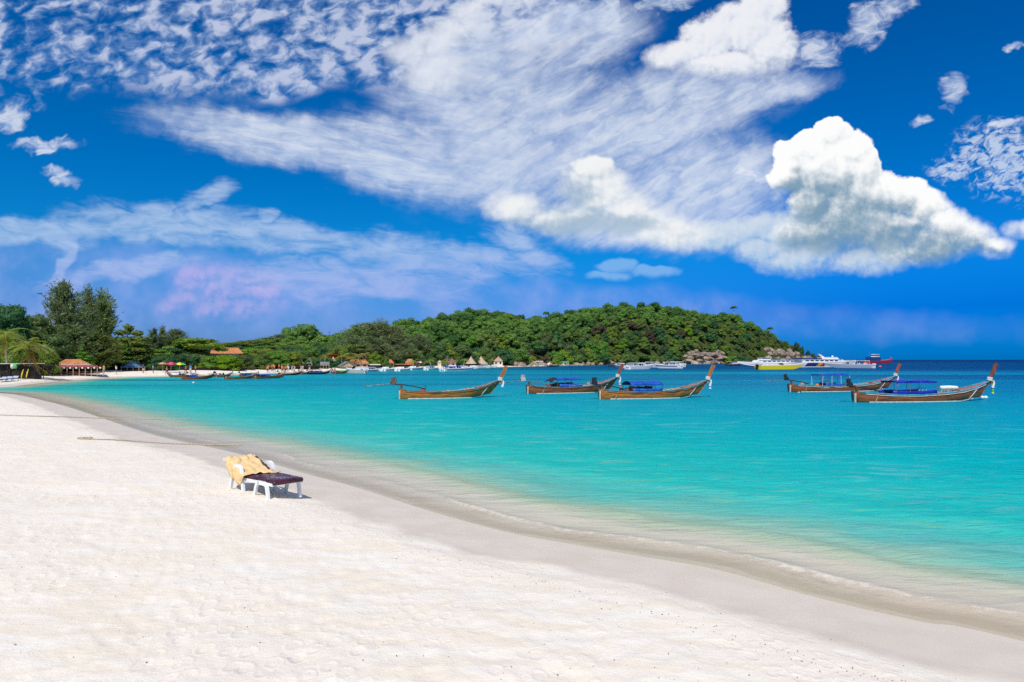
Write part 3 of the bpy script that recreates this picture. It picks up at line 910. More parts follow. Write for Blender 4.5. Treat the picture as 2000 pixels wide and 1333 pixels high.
def frond_mesh(seed, n=22, drop=.55):
    """one palm frond of unit length: arched midrib with leaflets either side"""
    rg = random.Random(seed)
    V, F, Tn = [], [], []
    def pt(s): return Vector((s * (1 - .18 * drop * s), 0, .30 * s - (.30 + drop) * s * s))
    for i in range(12):
        a, b_ = pt(i / 12), pt((i + 1) / 12)
        w = .012 * (1 - i / 14)
        k = len(V)
        V += [(a.x, -w, a.z), (a.x, w, a.z), (b_.x, w, b_.z), (b_.x, -w, b_.z)]; F.append((k, k + 1, k + 2, k + 3)); Tn.append(.9)
    for i in range(n):
        s = .12 + .86 * i / (n - 1)
        a = pt(s)
        ln = .26 * math.sin(math.pi * min(1, .22 + .74 * s)) + .03
        for sg in (-1, 1):
            d = Vector((.55, sg * .85, -.35 - rg.random() * .35)).normalized() * ln * rg.uniform(.8, 1.1)
            k = len(V); w = .014
            V += [(a.x - w, 0, a.z), (a.x + w, 0, a.z), (a.x + d.x + w * .3, d.y, a.z + d.z), (a.x + d.x - w * .3, d.y, a.z + d.z)]
            F.append((k, k + 1, k + 2, k + 3)); Tn.append(rg.uniform(.2, .9))
    me = np_mesh('frond', np.array(V), np.array(F), False)
    attr(me, 'tint', np.array(Tn), 'FACE')
    return me


def palm_trunk(seed, h):
    rg = random.Random(seed)
    lx, ly = rg.uniform(-.9, .9), rg.uniform(-.6, .6)
    pts = [(lx * (t ** 1.8), ly * (t ** 1.8), h * t) for t in [i / 9 for i in range(10)]]
    b = MB()
    b.tube(pts, [.17 - .07 * i / 9 for i in range(10)], 8)
    for i in range(1, 9):
        b.tube([(pts[i][0], pts[i][1], pts[i][2] - .03), (pts[i][0], pts[i][1], pts[i][2] + .03)], .19 - .07 * i / 9, 8)
    return b.mesh('trunk', True), pts[-1]


FRONDS = [frond_mesh(i, 22, d) for i, d in enumerate((.25, .55, .95))]
DEADF = frond_mesh(9, 18, 1.5)


def palm(x, y, h, R_, label, seed, n=15, dead=0, group='coconut palms behind the beach'):
    rg = random.Random(seed)
    root = empty('palm_tree', (x, y, gz(x, y) - .1), rg.uniform(0, 6), label, 'palm tree', group)
    tm, top = palm_trunk(seed, h)
    link('trunk', tm, PALEBARK, root)
    for i in range(n + dead):
        dd = i >= n
        o = link('frond', (DEADF if dd else FRONDS[i % 3]).copy() if i < 0 else (DEADF if dd else FRONDS[i % 3]), None, root, top,
                 (0, rg.uniform(.9, 1.25) if dd else rg.uniform(-.75, .55), i * 2.4 + rg.uniform(-.3, .3)), R_ * rg.uniform(.85, 1.12))
    return root


for f in FRONDS: f.materials.append(LM['frond'])
DEADF.materials.append(LM['dead'])

# crown and trunk meshes shared by all trees (unit height)
HILL = {}
for i in range(5):
    HILL[i] = crown_mesh('crown', dome_lobes(np.random.default_rng(100 + i), 11, .38, .84, .8, .34), 62, .040, 200 + i)
BIGC = {}
for i in range(4):
    BIGC[i] = crown_mesh('crown', dome_lobes(np.random.default_rng(120 + i), 17, .30, .88, .72, .36), 210, .023, 220 + i, .80)
TIER = {i: crown_mesh('crown', tier_lobes(np.random.default_rng(140 + i)), 150, .026, 240 + i, .80) for i in range(2)}
UMB = {i: crown_mesh('crown', dome_lobes(np.random.default_rng(150 + i), 15, .58, .88, .42, .42), 170, .025, 250 + i, .8) for i in range(2)}
VINE = {i: crown_mesh('crown', dome_lobes(np.random.default_rng(160 + i), 18, .08, .84, .9, .34), 200, .026, 260 + i, .82) for i in range(2)}
CAS = {0: casuarina_mesh('crown', 300, 150, 52, .036, .14, .30, .25), 1: casuarina_mesh('crown', 301, 95, 46, .036, .30, .17, .1, 1.6), 2: casuarina_mesh('crown', 302, 120, 50, .046, .08, .40, .75, .9),
       3: casuarina_mesh('crown', 303, 150, 46, .036, .06, .42, .35, 1.2), 4: casuarina_mesh('crown', 304, 50, 40, .050, .2, .20, .2, 1.2, 1)}
TRUNK = {i: trunk_mesh(400 + i, .66, .020 + .003 * i) for i in range(3)}
TALLT = trunk_mesh(410, .93, .016, 0, .02)
SETS = {'hill': HILL, 'big': BIGC, 'tier': TIER, 'umb': UMB, 'vine': VINE, 'cas': CAS}
for st in SETS.values():
    for k_, m_ in st.items(): m_.materials.append(LM['green'])
for m_ in list(TRUNK.values()) + [TALLT]: m_.materials.append(BARK)
MCOPY = {}


def crown_of(st, k, mat):
    key = (st, k, mat)
    if key not in MCOPY:
        m_ = SETS[st][k].copy(); m_.materials.clear(); m_.materials.append(LM[mat]); MCOPY[key] = m_
    return MCOPY[key]


def tree(name, st, k, mat, loc, h, w, label, cat='tree', group=None, rz=None):
    root = empty(name, loc, random.uniform(0, 6.28) if rz is None else rz, label, cat, group, (w, w, h))
    link('crown', crown_of(st, k, mat), None, root)
    link('trunk', TALLT if st in ('cas', 'tier') else TRUNK[k % 3], None, root)
    return root


def shoreY(u): return float(np.interp(u, FAR_U, FAR_Y))


def px_tree(name, st, k, mat, u, top, wpx, off, label, group=None, sink=0.0):
    Y = shoreY(u) + off
    X = (u - 1000) / F_PX * Y
    z = gz(X, Y)
    h = CAM_Z - (top - HOR) / F_PX * Y - z
    return tree(name, st, k, mat, (X, Y, z - sink), max(h + sink, 1.0), wpx * Y / F_PX / (.74 if st == 'cas' else .92), label, group=group)


BELT = 'trees lining the left beach'
px_tree('broadleaf_tree', 'big', 0, 'dark', 2, 586, 120, 36, 'dark spreading broadleaf tree cut by the left edge of the view', BELT)
px_tree('broadleaf_tree', 'big', 1, 'green', 62, 612, 92, 36, 'open crowned broadleaf tree just left of the tallest casuarina', BELT)
px_tree('casuarina_tree', 'cas', 0, 'casuarina', 124, 558, 104, 30, 'tallest feathery casuarina tree above the orange roofed pavilion')
px_tree('casuarina_tree', 'cas', 1, 'casuarina', 171, 586, 80, 31, 'narrow left plume casuarina right of the tallest one')
px_tree('casuarina_tree', 'cas', 1, 'casuarina', 202, 591, 110, 33, 'leaning right plume casuarina against open sky')
px_tree('casuarina_tree', 'cas', 2, 'casuarina_light', 192, 650, 88, 19, 'short pale drooping casuarina beside the blue roofed hut')
px_tree('casuarina_tree', 'cas', 3, 'casuarina', 140, 640, 110, 26, 'dark low casuarina filling in behind the pavilion')
px_tree('broadleaf_tree', 'big', 2, 'bright', 12, 642, 80, 26, 'yellow green bushy tree at the far left above the sunbeds', BELT)
px_tree('broadleaf_tree', 'big', 3, 'green', 92, 650, 84, 26, 'mid green tree behind the palm with the dry skirt', BELT)
px_tree('vine_tree', 'vine', 0, 'bright', 92, 684, 50, 17, 'bright creeper covered tree hanging to the ground beside the pavilion')
px_tree('almond_tree', 'tier', 0, 'bright', 250, 636, 104, 25, 'tiered bright green almond tree over the blue roofed hut', 'tiered almond trees')
px_tree('almond_tree', 'tier', 1, 'green', 160, 682, 48, 19, 'small tiered almond tree just right of the pavilion roof', 'tiered almond trees')
px_tree('almond_tree', 'tier', 1, 'bright', 226, 662, 70, 24, 'tiered almond tree behind the pale drooping casuarina', 'tiered almond trees')
for u, tp, w, of, k in ((300, 647, 34, 60, 4), (317, 643, 26, 62, 4), (343, 645, 44, 60, 0)):
    px_tree('casuarina_tree', 'cas', k, 'casuarina', u, tp, w * 1.6, of, 'small dark casuarina top standing above the left tree belt', 'casuarina tops above the belt')
px_tree('broadleaf_tree', 'umb', 0, 'olive', 385, 657, 96, 40, 'wide flat topped olive tree on the skyline left of the orange roof', BELT)
px_tree('broadleaf_tree', 'vine', 1, 'bright', 442, 694, 62, 14, 'bright low bush tree in front of the orange roofed house', BELT)

for u, tp, w in ((-70, 606, 120), (-150, 612, 130), (-240, 610, 130), (-120, 650, 100), (-210, 655, 100)):
    px_tree('broadleaf_tree', 'big', 2, 'green', u, tp, w, 34, 'leafy tree continuing the beach belt beyond the left edge', BELT)
# the belt of trees behind the beach, back rows first
rg = random.Random(5)
SK = ([270, 330, 380, 430, 480, 520, 560, 600, 640, 700, 760], [664, 664, 662, 669, 668, 662, 656, 657, 657, 650, 640])
nb = 0
for row, (of, drop, step) in enumerate(((95, 0, 27), (64, 9, 27), (40, 17, 26), (21, 27, 25))):
    u = 262 + row * 9
    while u < 830:
        tp = float(np.interp(u, *SK)) + drop + rg.uniform(-4, 5)
        front = row == 3
        skip = (395 < u < 475 and row in (1, 2)) or (row == 3 and u > 610) or (row == 2 and u > 700) or (row == 0 and u > 720) or (row == 1 and u > 780)
        if not skip:
            mat = rg.choice(['green', 'olive', 'green', 'dark', 'bright' if front else 'olive'])
            px_tree('broadleaf_tree', ('big' if row < 2 else rg.choice(['big', 'umb', 'vine'])) if not front else 'vine', rg.randint(0, 1), mat, u, tp, rg.uniform(44, 62), of + rg.uniform(-5, 5),
                    {'green': 'mid green', 'olive': 'olive green', 'dark': 'dark green', 'bright': 'bright green'}[mat] + (' tree on the skyline ', ' tree in the rear row ', ' tree in the middle row ', ' leafy tree at the front ')[row] +
                    next(t_ for lim, t_ in ((300, 'beside the tiered almond trees'), (345, 'behind the coloured parasols'), (400, 'left of the big orange roof'), (470, 'around the big orange roof'), (525, 'above the brown roofed hut'), (585, 'above the orange vest crowd'), (640, 'left of the radio mast'), (700, 'right of the radio mast'), (999, 'by the casuarina grove')) if u < lim), BELT)
            nb += 1
        u += step + rg.uniform(-5, 6)
for u, tp, w in ((452, 669, 52), (474, 667, 56), (498, 665, 58), (520, 662, 52), (428, 671, 46)):
    px_tree('broadleaf_tree', 'big', 1, 'olive', u, tp, w, 82, 'olive tree closing the skyline behind the brown roofed hut', BELT)
for u, lab in ((478, 'left'), (496, 'right')):
    px_tree('bushy_tree', 'vine', 1, 'green', u, 677, 62, 70, lab + ' one of two dense bushy trees right of the big orange roof', BELT)
# casuarina grove in the middle
GROVE = ['left shoulder', 'left crest', 'right crest', 'right shoulder', 'lower left flank', 'lower middle', 'lower right flank', 'front foot', 'low front right', 'detached right part', 'right hand foot']
for (u, tp, w, of, k), gl_ in zip(((700, 640, 92, 52, 3), (718, 634, 96, 56, 0), (744, 632, 100, 56, 3), (772, 641, 88, 50, 0), (690, 662, 80, 42, 3), (726, 662, 96, 44, 0), (764, 662, 90, 44, 3), (745, 676, 90, 36, 3), (785, 680, 60, 36, 0), (820, 658, 72, 36, 3), (806, 684, 50, 30, 0)), GROVE):
    px_tree('casuarina_tree', 'cas', k, 'casuarina', u, tp, w, of, 'grey green casuarina forming the ' + gl_ + ' of the big casuarina grove', 'casuarina grove')
px_tree('casuarina_tree', 'cas', 3, 'casuarina', 545, 655, 60, 95, 'grey green casuarina on the skyline of the middle belt')
px_tree('round_tree', 'vine', 1, 'bright', 733, 690, 38, 18, 'round bright green tree between the orange roofs')
px_tree('round_tree', 'vine', 0, 'green', 752, 698, 22, 14, 'small green tree touching the round bright one')
for u, tp, w in ((652, 690, 44), (676, 694, 36), (702, 690, 48), (622, 697, 30)):
    px_tree('flowering_tree', 'umb', 0, 'russet', u, tp, w, 30, 'russet orange flowering tree behind the beach roofs', 'russet flowering trees')
for i, (u, tp) in enumerate(((633, 694), (668, 697), (699, 694), (714, 690), (690, 699), (610, 700))):
    Y = shoreY(u) + 18; X = (u - 1000) / F_PX * Y
    palm(X, Y, CAM_Z - (tp - HOR) / F_PX * Y - gz(X, Y), 2.3, 'coconut palm standing among the orange roofs', 500 + i, 11)
for i, (u, tp) in enumerate(((806, 706), (842, 705), (873, 707), (905, 703), (958, 703))):
    Y = shoreY(u) + 12; X = (u - 1000) / F_PX * Y
    palm(X, Y, CAM_Z - (tp - HOR) / F_PX * Y - gz(X, Y), 2.2, 'short yellow green palm beside the huts at the foot of the hill', 520 + i, 10, group='short palms at the foot of the hill')
Y = shoreY(55) + 12; X = (56 - 1000) / F_PX * Y
palm(X, Y, CAM_Z - (676 - HOR) / F_PX * Y - gz(X, Y), 3.1, 'coconut palm with a hanging skirt of dry yellow fronds', 531, 22, 7, None)
Y = shoreY(8) + 19; X = (14 - 1000) / F_PX * Y
palm(X, Y, CAM_Z - (652 - HOR) / F_PX * Y - gz(X, Y), 2.9, 'dry yellow tipped palm at the left edge', 533, 12, 5, None)

# forest on the headland
cand = []
rg = random.Random(17)
uu = 560.0
while uu < 1604:
    ys = shoreY(uu)
    flat = float(np.interp(uu, [300, 640, 900, 1050, 1200, 1350, 1600], [40, 50, 42, 22, 6, 2, 1.0]))
    dep_ = float(np.interp(uu, [300, 700, 1000, 1300, 1500, 1600], [60, 120, 170, 130, 90, 40]))
    yy = ys + flat * .62 + 3
    while yy < ys + dep_ + 14:
        u = uu + rg.uniform(-9, 9)
        if not (uu < 800 and yy < ys + 62):
            cand.append((u, yy + rg.uniform(-4, 4)))
        yy += rg.uniform(10.5, 14.0) * (1 if yy < ys + dep_ * .6 else 1.15)
    uu += 18.0 if uu < 1100 else 12.5
cand.sort(key=lambda c: c[1] - shoreY(c[0]))
rest = []
hill_n = 0
for u, Y in cand:
    X = (u - 1000) / F_PX * Y
    if u > 1592: continue
    z = gz(X, Y)
    size = rg.choice([6.2, 7.2, 8.0, 8.8, 10.6]) * rg.uniform(.92, 1.1) * (1.0 if u < 1440 else float(np.interp(u, [1440, 1600], [.9, .35])))
    h = size * rg.uniform(.80, 1.05)
    if 1330 < u < 1410 and z < 7: continue
    if 1492 < u < 1582 and z < 9: continue
    mat = rg.choices(['green', 'olive', 'dark', 'bright', 'brown'], [34, 30, 22, 9, 4])[0]
    if hill_n < 232:
        st_ = rg.choices(['hill', 'vine', 'umb', 'tier'], [70, 14, 10, 6])[0]
        tree('broadleaf_tree', st_, rg.randint(0, 4 if st_ == 'hill' else 1), mat, (X, Y, z - h * (.22 if st_ == 'hill' else .05)), h, size * 1.12,
             {'green': 'mid green', 'olive': 'olive green', 'dark': 'dark green', 'bright': 'bright yellow green', 'brown': 'brownish half bare'}[mat] + ' forest tree ' + ('at the foot of' if z < 7 else 'low on' if z < 14 else 'halfway up' if z < 24 else 'high on') + ' the headland ' +
             next(t_ for lim, t_ in ((800, 'behind the casuarina grove'), (905, 'above the brown roofs'), (990, 'above the thatched cones'), (1120, 'above the small beach'), (1210, 'left of the white speedboats'), (1340, 'above the white speedboats'), (1450, 'above the granite slabs'), (9999, 'above the ferries')) if u < lim), group='forest trees on the headland')
        hill_n += 1
    else:
        rest.append((X, Y, z - h * .22, h, size * 1.12, mat))
# the rest of the wood, past the first three hundred trees, as one mass per leaf colour
src = {}
for k_ in range(5):
    m_ = HILL[k_]
    v = np.empty(len(m_.vertices) * 3, np.float32); m_.vertices.foreach_get('co', v)
    f = np.empty(len(m_.loops), np.int32); m_.loops.foreach_get('vertex_index', f)
    t_ = np.empty(len(m_.polygons), np.float32); m_.attributes['tint'].data.foreach_get('value', t_)
    src[k_] = (v.reshape(-1, 3), f.reshape(-1, 4), t_)
Vs, Fs, Ts, b = [], [], [], 0
for i, (X, Y, z, h, w, mat) in enumerate(rest):
    v, f, t_ = src[i % 5]
    a = rg.uniform(0, 6.28)
    vv = v * np.array([w, w, h])
    vv = np.stack([vv[:, 0] * math.cos(a) - vv[:, 1] * math.sin(a) + X, vv[:, 0] * math.sin(a) + vv[:, 1] * math.cos(a) + Y, vv[:, 2] + z], 1)
    Vs.append(vv); Fs.append(f + b); b += len(v)
    Ts.append(np.clip(t_ * .7 + {'green': .1, 'olive': .3, 'dark': -.25, 'bright': .45, 'brown': .2}[mat] + rg.uniform(-.1, .1), 0, 1))
if Vs:
    me = np_mesh('far_forest', np.concatenate(Vs), np.concatenate(Fs), False)
    attr(me, 'tint', np.concatenate(Ts), 'FACE')
    tag(link('far_forest', me, LM['green']), 'dense green forest canopy covering the upper headland', 'forest', kind='stuff')
# scrub between the trees on the seaward half of the headland
Vs, Fs, Ts, b = [], [], [], 0
for k_ in range(620):
    u = rg.uniform(1080, 1590); ys = shoreY(u)
    dep_ = float(np.interp(u, [300, 700, 1000, 1300, 1500, 1600], [60, 120, 170, 130, 90, 40]))
    Y = ys + 4 + rg.random() * (dep_ + 6); X = (u - 1000) / F_PX * Y; z = gz(X, Y)
    if z < 2.5 or (1335 < u < 1405 and z < 6) or (1498 < u < 1580 and z < 8): continue
    v, f, t_ = src[k_ % 5]
    h = rg.uniform(2.0, 3.6); w = h * rg.uniform(1.3, 1.9)
    Vs.append(v * np.array([w, w, h * 1.2]) + np.array([X, Y, z - h * .5])); Fs.append(f + b); b += len(v)
    Ts.append(np.clip(t_ * .7 + rg.uniform(-.15, .35), 0, 1))
me = np_mesh('hill_scrub', np.concatenate(Vs), np.concatenate(Fs), False)
attr(me, 'tint', np.concatenate(Ts), 'FACE')
tag(link('hill_scrub', me, LM['olive']), 'low green scrub between the trees of the headland', 'scrub', kind='stuff')
# undergrowth behind the huts
Vs, Fs, Ts, b = [], [], [], 0
u = -30.0
while u < 985:
    for k_ in range(2):
        Y = shoreY(max(u, 0)) + rg.uniform(19, 30) + (4 if u < 300 else 0); X = (u - 1000) / F_PX * Y
        v, f, t_ = src[rg.randint(0, 4)]
        h = rg.uniform(2.2, 4.0); w = h * rg.uniform(1.1, 1.6)
        Vs.append(v * np.array([w, w, h * 1.2]) + np.array([X, Y, gz(X, Y) - h * .45])); Fs.append(f + b); b += len(v)
        Ts.append(np.clip(t_ * .6 + rg.uniform(-.2, .2), 0, 1))
    u += 13
me = np_mesh('undergrowth', np.concatenate(Vs), np.concatenate(Fs), False)
attr(me, 'tint', np.concatenate(Ts), 'FACE')
tag(link('undergrowth', me, LM['dark']), 'dense dark undergrowth under the trees behind the huts', 'undergrowth', kind='stuff')
# trees that stand clear of the canopy
for u, tp, w, k, lab in ((1066, 610, 15, 1, 'thin pale trunked tree standing above the saddle of the hill'), (1433, 599, 13, 0, 'lone umbrella shaped tree standing clear of the right ridge'),
                      (1504, 640, 12, 2, 'small tree poking up where the ridge begins to drop')):
    Y = shoreY(u) + float(np.interp(u, [300, 700, 1000, 1300, 1500, 1600], [60, 120, 170, 130, 90, 40])) - 6
    X = (u - 1000) / F_PX * Y
    z = gz(X, Y)
    h = CAM_Z - (tp - HOR) / F_PX * Y - z
    r_ = empty('emergent_tree', (X, Y, z), 0, lab, 'tree')
    c_ = link('crown', crown_of('umb', k % 2, 'olive'), None, r_, (0, 0, h - 5.2), None, (w * Y / F_PX, w * Y / F_PX, 6.0))
    link('trunk', MB().tube([(0, 0, -1), (.2, 0, h * .5), (0, 0, h - 1.2)], [.35, .28, .15], 6).mesh('trunk'), PALEBARK, r_)
for u, tp, w in ((1566, 676, 9), (1578, 684, 8), (1588, 690, 10), (1556, 668, 12), (1598, 694, 8)):
    Y = shoreY(min(u, 1590)) + 22; X = (u - 1000) / F_PX * Y; z = gz(X, Y)
    h = max(1.5, CAM_Z - (tp - HOR) / F_PX * Y - z)
    tree('point_tree', 'hill', 1, 'dark', (X, Y, z), h, w * Y / F_PX * 1.2, 'small wind shaped tree on the rocky point of the headland', group='small trees on the rocky point')

# ------------------------------------------------------------------ granite boulders at the foot of the headland
ROCK = M('granite', (.36, .27, .20), .9, .25, .6, .3, dark=(.13, .10, .085), rnd=.22)


def rock_mesh(seed):
    bm = bmesh.new()
    bmesh.ops.create_icosphere(bm, subdivisions=2, radius=1.0)
    rg = random.Random(seed)
    pl = [(Vector((rg.gauss(0, 1), rg.gauss(0, 1), rg.gauss(0, 1))).normalized(), rg.uniform(.55, .85)) for _ in range(7)]
    for v in bm.verts:
        for n_, d_ in pl:
            e = v.co.dot(n_) - d_
            if e > 0: v.co -= n_ * e * .85
        v.co *= 1 + .10 * mnoise.noise(v.co * 2 + Vector((seed, 0, 0)))
    m_ = bpy.data.meshes.new('boulder'); bm.to_mesh(m_); bm.free()
    m_.materials.append(ROCK)
    return m_


ROCKS = [rock_mesh(i) for i in range(5)]
rg = random.Random(23)


def boulder(u, off, s, lab, grp, sy=1.0, sz=.7, dz=0.0):
    Y = shoreY(u) + off; X = (u - 1000) / F_PX * Y
    o = link('boulder', ROCKS[rg.randint(0, 4)], None, None, (X, Y, max(gz(X, Y), 0) + s * sz * .25 + dz), (rg.uniform(-.3, .3), rg.uniform(-.5, .1), rg.uniform(0, 6.3)), (s, s * sy, s * sz))
    return tag(o, lab, 'rock', grp)


for i in range(46):
    u = 1015 + i * 12.2 + rg.uniform(-5, 5)
    boulder(u, rg.uniform(-.5, 4), rg.uniform(1.0, 2.3) * (1 if u > 1120 else .7), 'pale rounded boulder on the waterline of the headland', 'boulders along the waterline')
for i in range(34):
    u = rg.triangular(1318, 1420, 1385)
    boulder(u, rg.uniform(1, 17), rg.uniform(1.6, 3.2), 'big sloping granite slab behind the white speedboats', 'granite slabs behind the white speedboats', 2.3, .7)
for i in range(52):
    u = rg.uniform(1490, 1586)
    boulder(u, rg.uniform(1, 27), rg.uniform(1.5, 3.3), 'pinkish granite block on the bare rocky point', 'granite blocks on the rocky point', 1.5, 1.0)
for i in range(7):
    boulder(1005 + i * 8, rg.uniform(6, 16), rg.uniform(1.4, 2.4), 'tan boulder on the small sand beach below the hill', 'tan boulders on the small beach')

# ------------------------------------------------------------------ paints
WOOD = M('varnished_teak', (.50, .175, .032), .45, .30, 1.3, .006, stretch=(.7, 5, 9), coat=.06, spec=.25, dark=(.20, .066, .016))
WOODR = M('red_brown_teak', (.30, .095, .032), .5, .30, 1.0, .006, stretch=(.7, 5, 9), coat=.05, spec=.25, dark=(.11, .034, .014))
POSTO = M('orange_varnish', (.52, .19, .030), .30, .2, 1.2, .003, stretch=(3, 3, .6), coat=.4, dark=(.36, .11, .018))
POSTR = M('red_varnish', (.33, .085, .030), .34, .25, 1.2, .003, stretch=(3, 3, .6), coat=.3, dark=(.20, .045, .018))
POSTD = M('weathered_dark_red', (.20, .055, .030), .6, .4, 2.0, .006, stretch=(3, 3, .6), dark=(.06, .022, .016))
TEAL = M('teal_paint', (.10, .27, .31), .5, .2, 3)
TEALB = M('bright_teal_paint', (.08, .36, .46), .45, .2, 3)
WHITE = M('white_paint', (.78, .78, .76), .4, .06, 3)
OFFW = M('weathered_white_paint', (.66, .62, .54), .6, .15, 4)
REDDECK = M('red_oxide_deck', (.36, .12, .10), .6, .2, 3)
PALEWOOD = M('bare_plank', (.50, .38, .25), .7, .25, 1.5, stretch=(1, 6, 6))
BLUE = M('blue_tarpaulin', (.010, .085, .43), .5, .18, 2.0, .02)
DBLUE = M('deep_blue_tarpaulin', (.008, .020, .36), .5, .2, 2.0, .02)
STEEL = M('dull_steel', (.30, .30, .30), .45, .25, 6, metal=.7)
RUST = M('rusty_engine', (.16, .085, .050), .7, .4, 8, .01)
BLACK = M('black_metal', (.020, .020, .022), .5, .3, 8)
CLOTHW = M('white_cloth', (.80, .78, .74), .8, .08, 6, .01)
PINK = M('pink_ribbon', (.80, .06, .28), .7, .1, 6)
YELL = M('yellow_ribbon', (.80, .62, .03), .7, .1, 6)
GREENR = M('green_ribbon', (.08, .50, .14), .7, .1, 6)
ORANGE = M('orange_plastic', (.72, .20, .03), .45, .1, 4)
ROPE = M('old_rope', (.46, .38, .26), .9, .25, 30, .004)
GREYB = M('grey_engine_cover', (.52, .49, .44), .6, .15, 5)
GLASSD = M('dark_window', (.020, .028, .040), .12, .2, 3, spec=.6)
YELLOW = M('yellow_gelcoat', (.80, .66, .015), .25, .05, 3, coat=.5)
NAVY = M('navy_paint', (.020, .035, .16), .35, .15, 3, coat=.3)
REDP = M('red_paint', (.50, .030, .040), .4, .15, 3)
GOLD = M('gold_stripe_paint', (.80, .44, .02), .4, .1, 3)
GREYH = M('pale_grey_gelcoat', (.44, .52, .58), .3, .06, 3, coat=.4)
GREEN = M('green_sheet', (.03, .36, .20), .5, .15, 3)


def interp(t, xs, ys): return float(np.interp(t, xs, ys))


class Hull:
    """long tail boat hull: stern at x = 0, foot of the stem at x = L"""
    BT = [0, .08, .2, .4, .6, .75, .86, .94, 1.0]
    def __init__(s, L, rise=1.34, beam=.90, free=.54, stern=.78):
        s.L, s.rise, s.beam, s.free, s.stern = L, rise, beam, free, stern
    def half(s, t): return s.beam * interp(t, s.BT, [.55, .66, .82, 1.0, .97, .80, .56, .30, .07])
    def sheer(s, t): return interp(t, s.BT, [s.stern, s.stern - .10, s.free + .05, s.free, s.free + .10, s.free + .26, s.free + .50, s.free + .74, s.rise])
    def keel(s, t): return interp(t, s.BT, [-.08, -.16, -.22, -.24, -.18, -.06, .08, .19, .30])
    def sx(s, t): return t * (s.L + .92)
    def kx(s, t): return t * s.L
    def pt(s, t, a, inset=0.0):
        k = abs(a)
        y = math.copysign((s.half(t) - inset) * math.sin(k * math.pi / 2) ** (.45 - .17 * t), a)
        zk, zs = s.keel(t) + inset * 1.6, s.sheer(t)
        z = zk + (zs - zk) * k ** 1.7
        x = s.kx(t) + (s.sx(t) - s.kx(t)) * k ** 1.7
        return (x, y, z)


TS = [i / 28 for i in range(29)]
AS = [-1, -.85, -.68, -.5, -.32, -.15, 0, .15, .32, .5, .68, .85, 1]


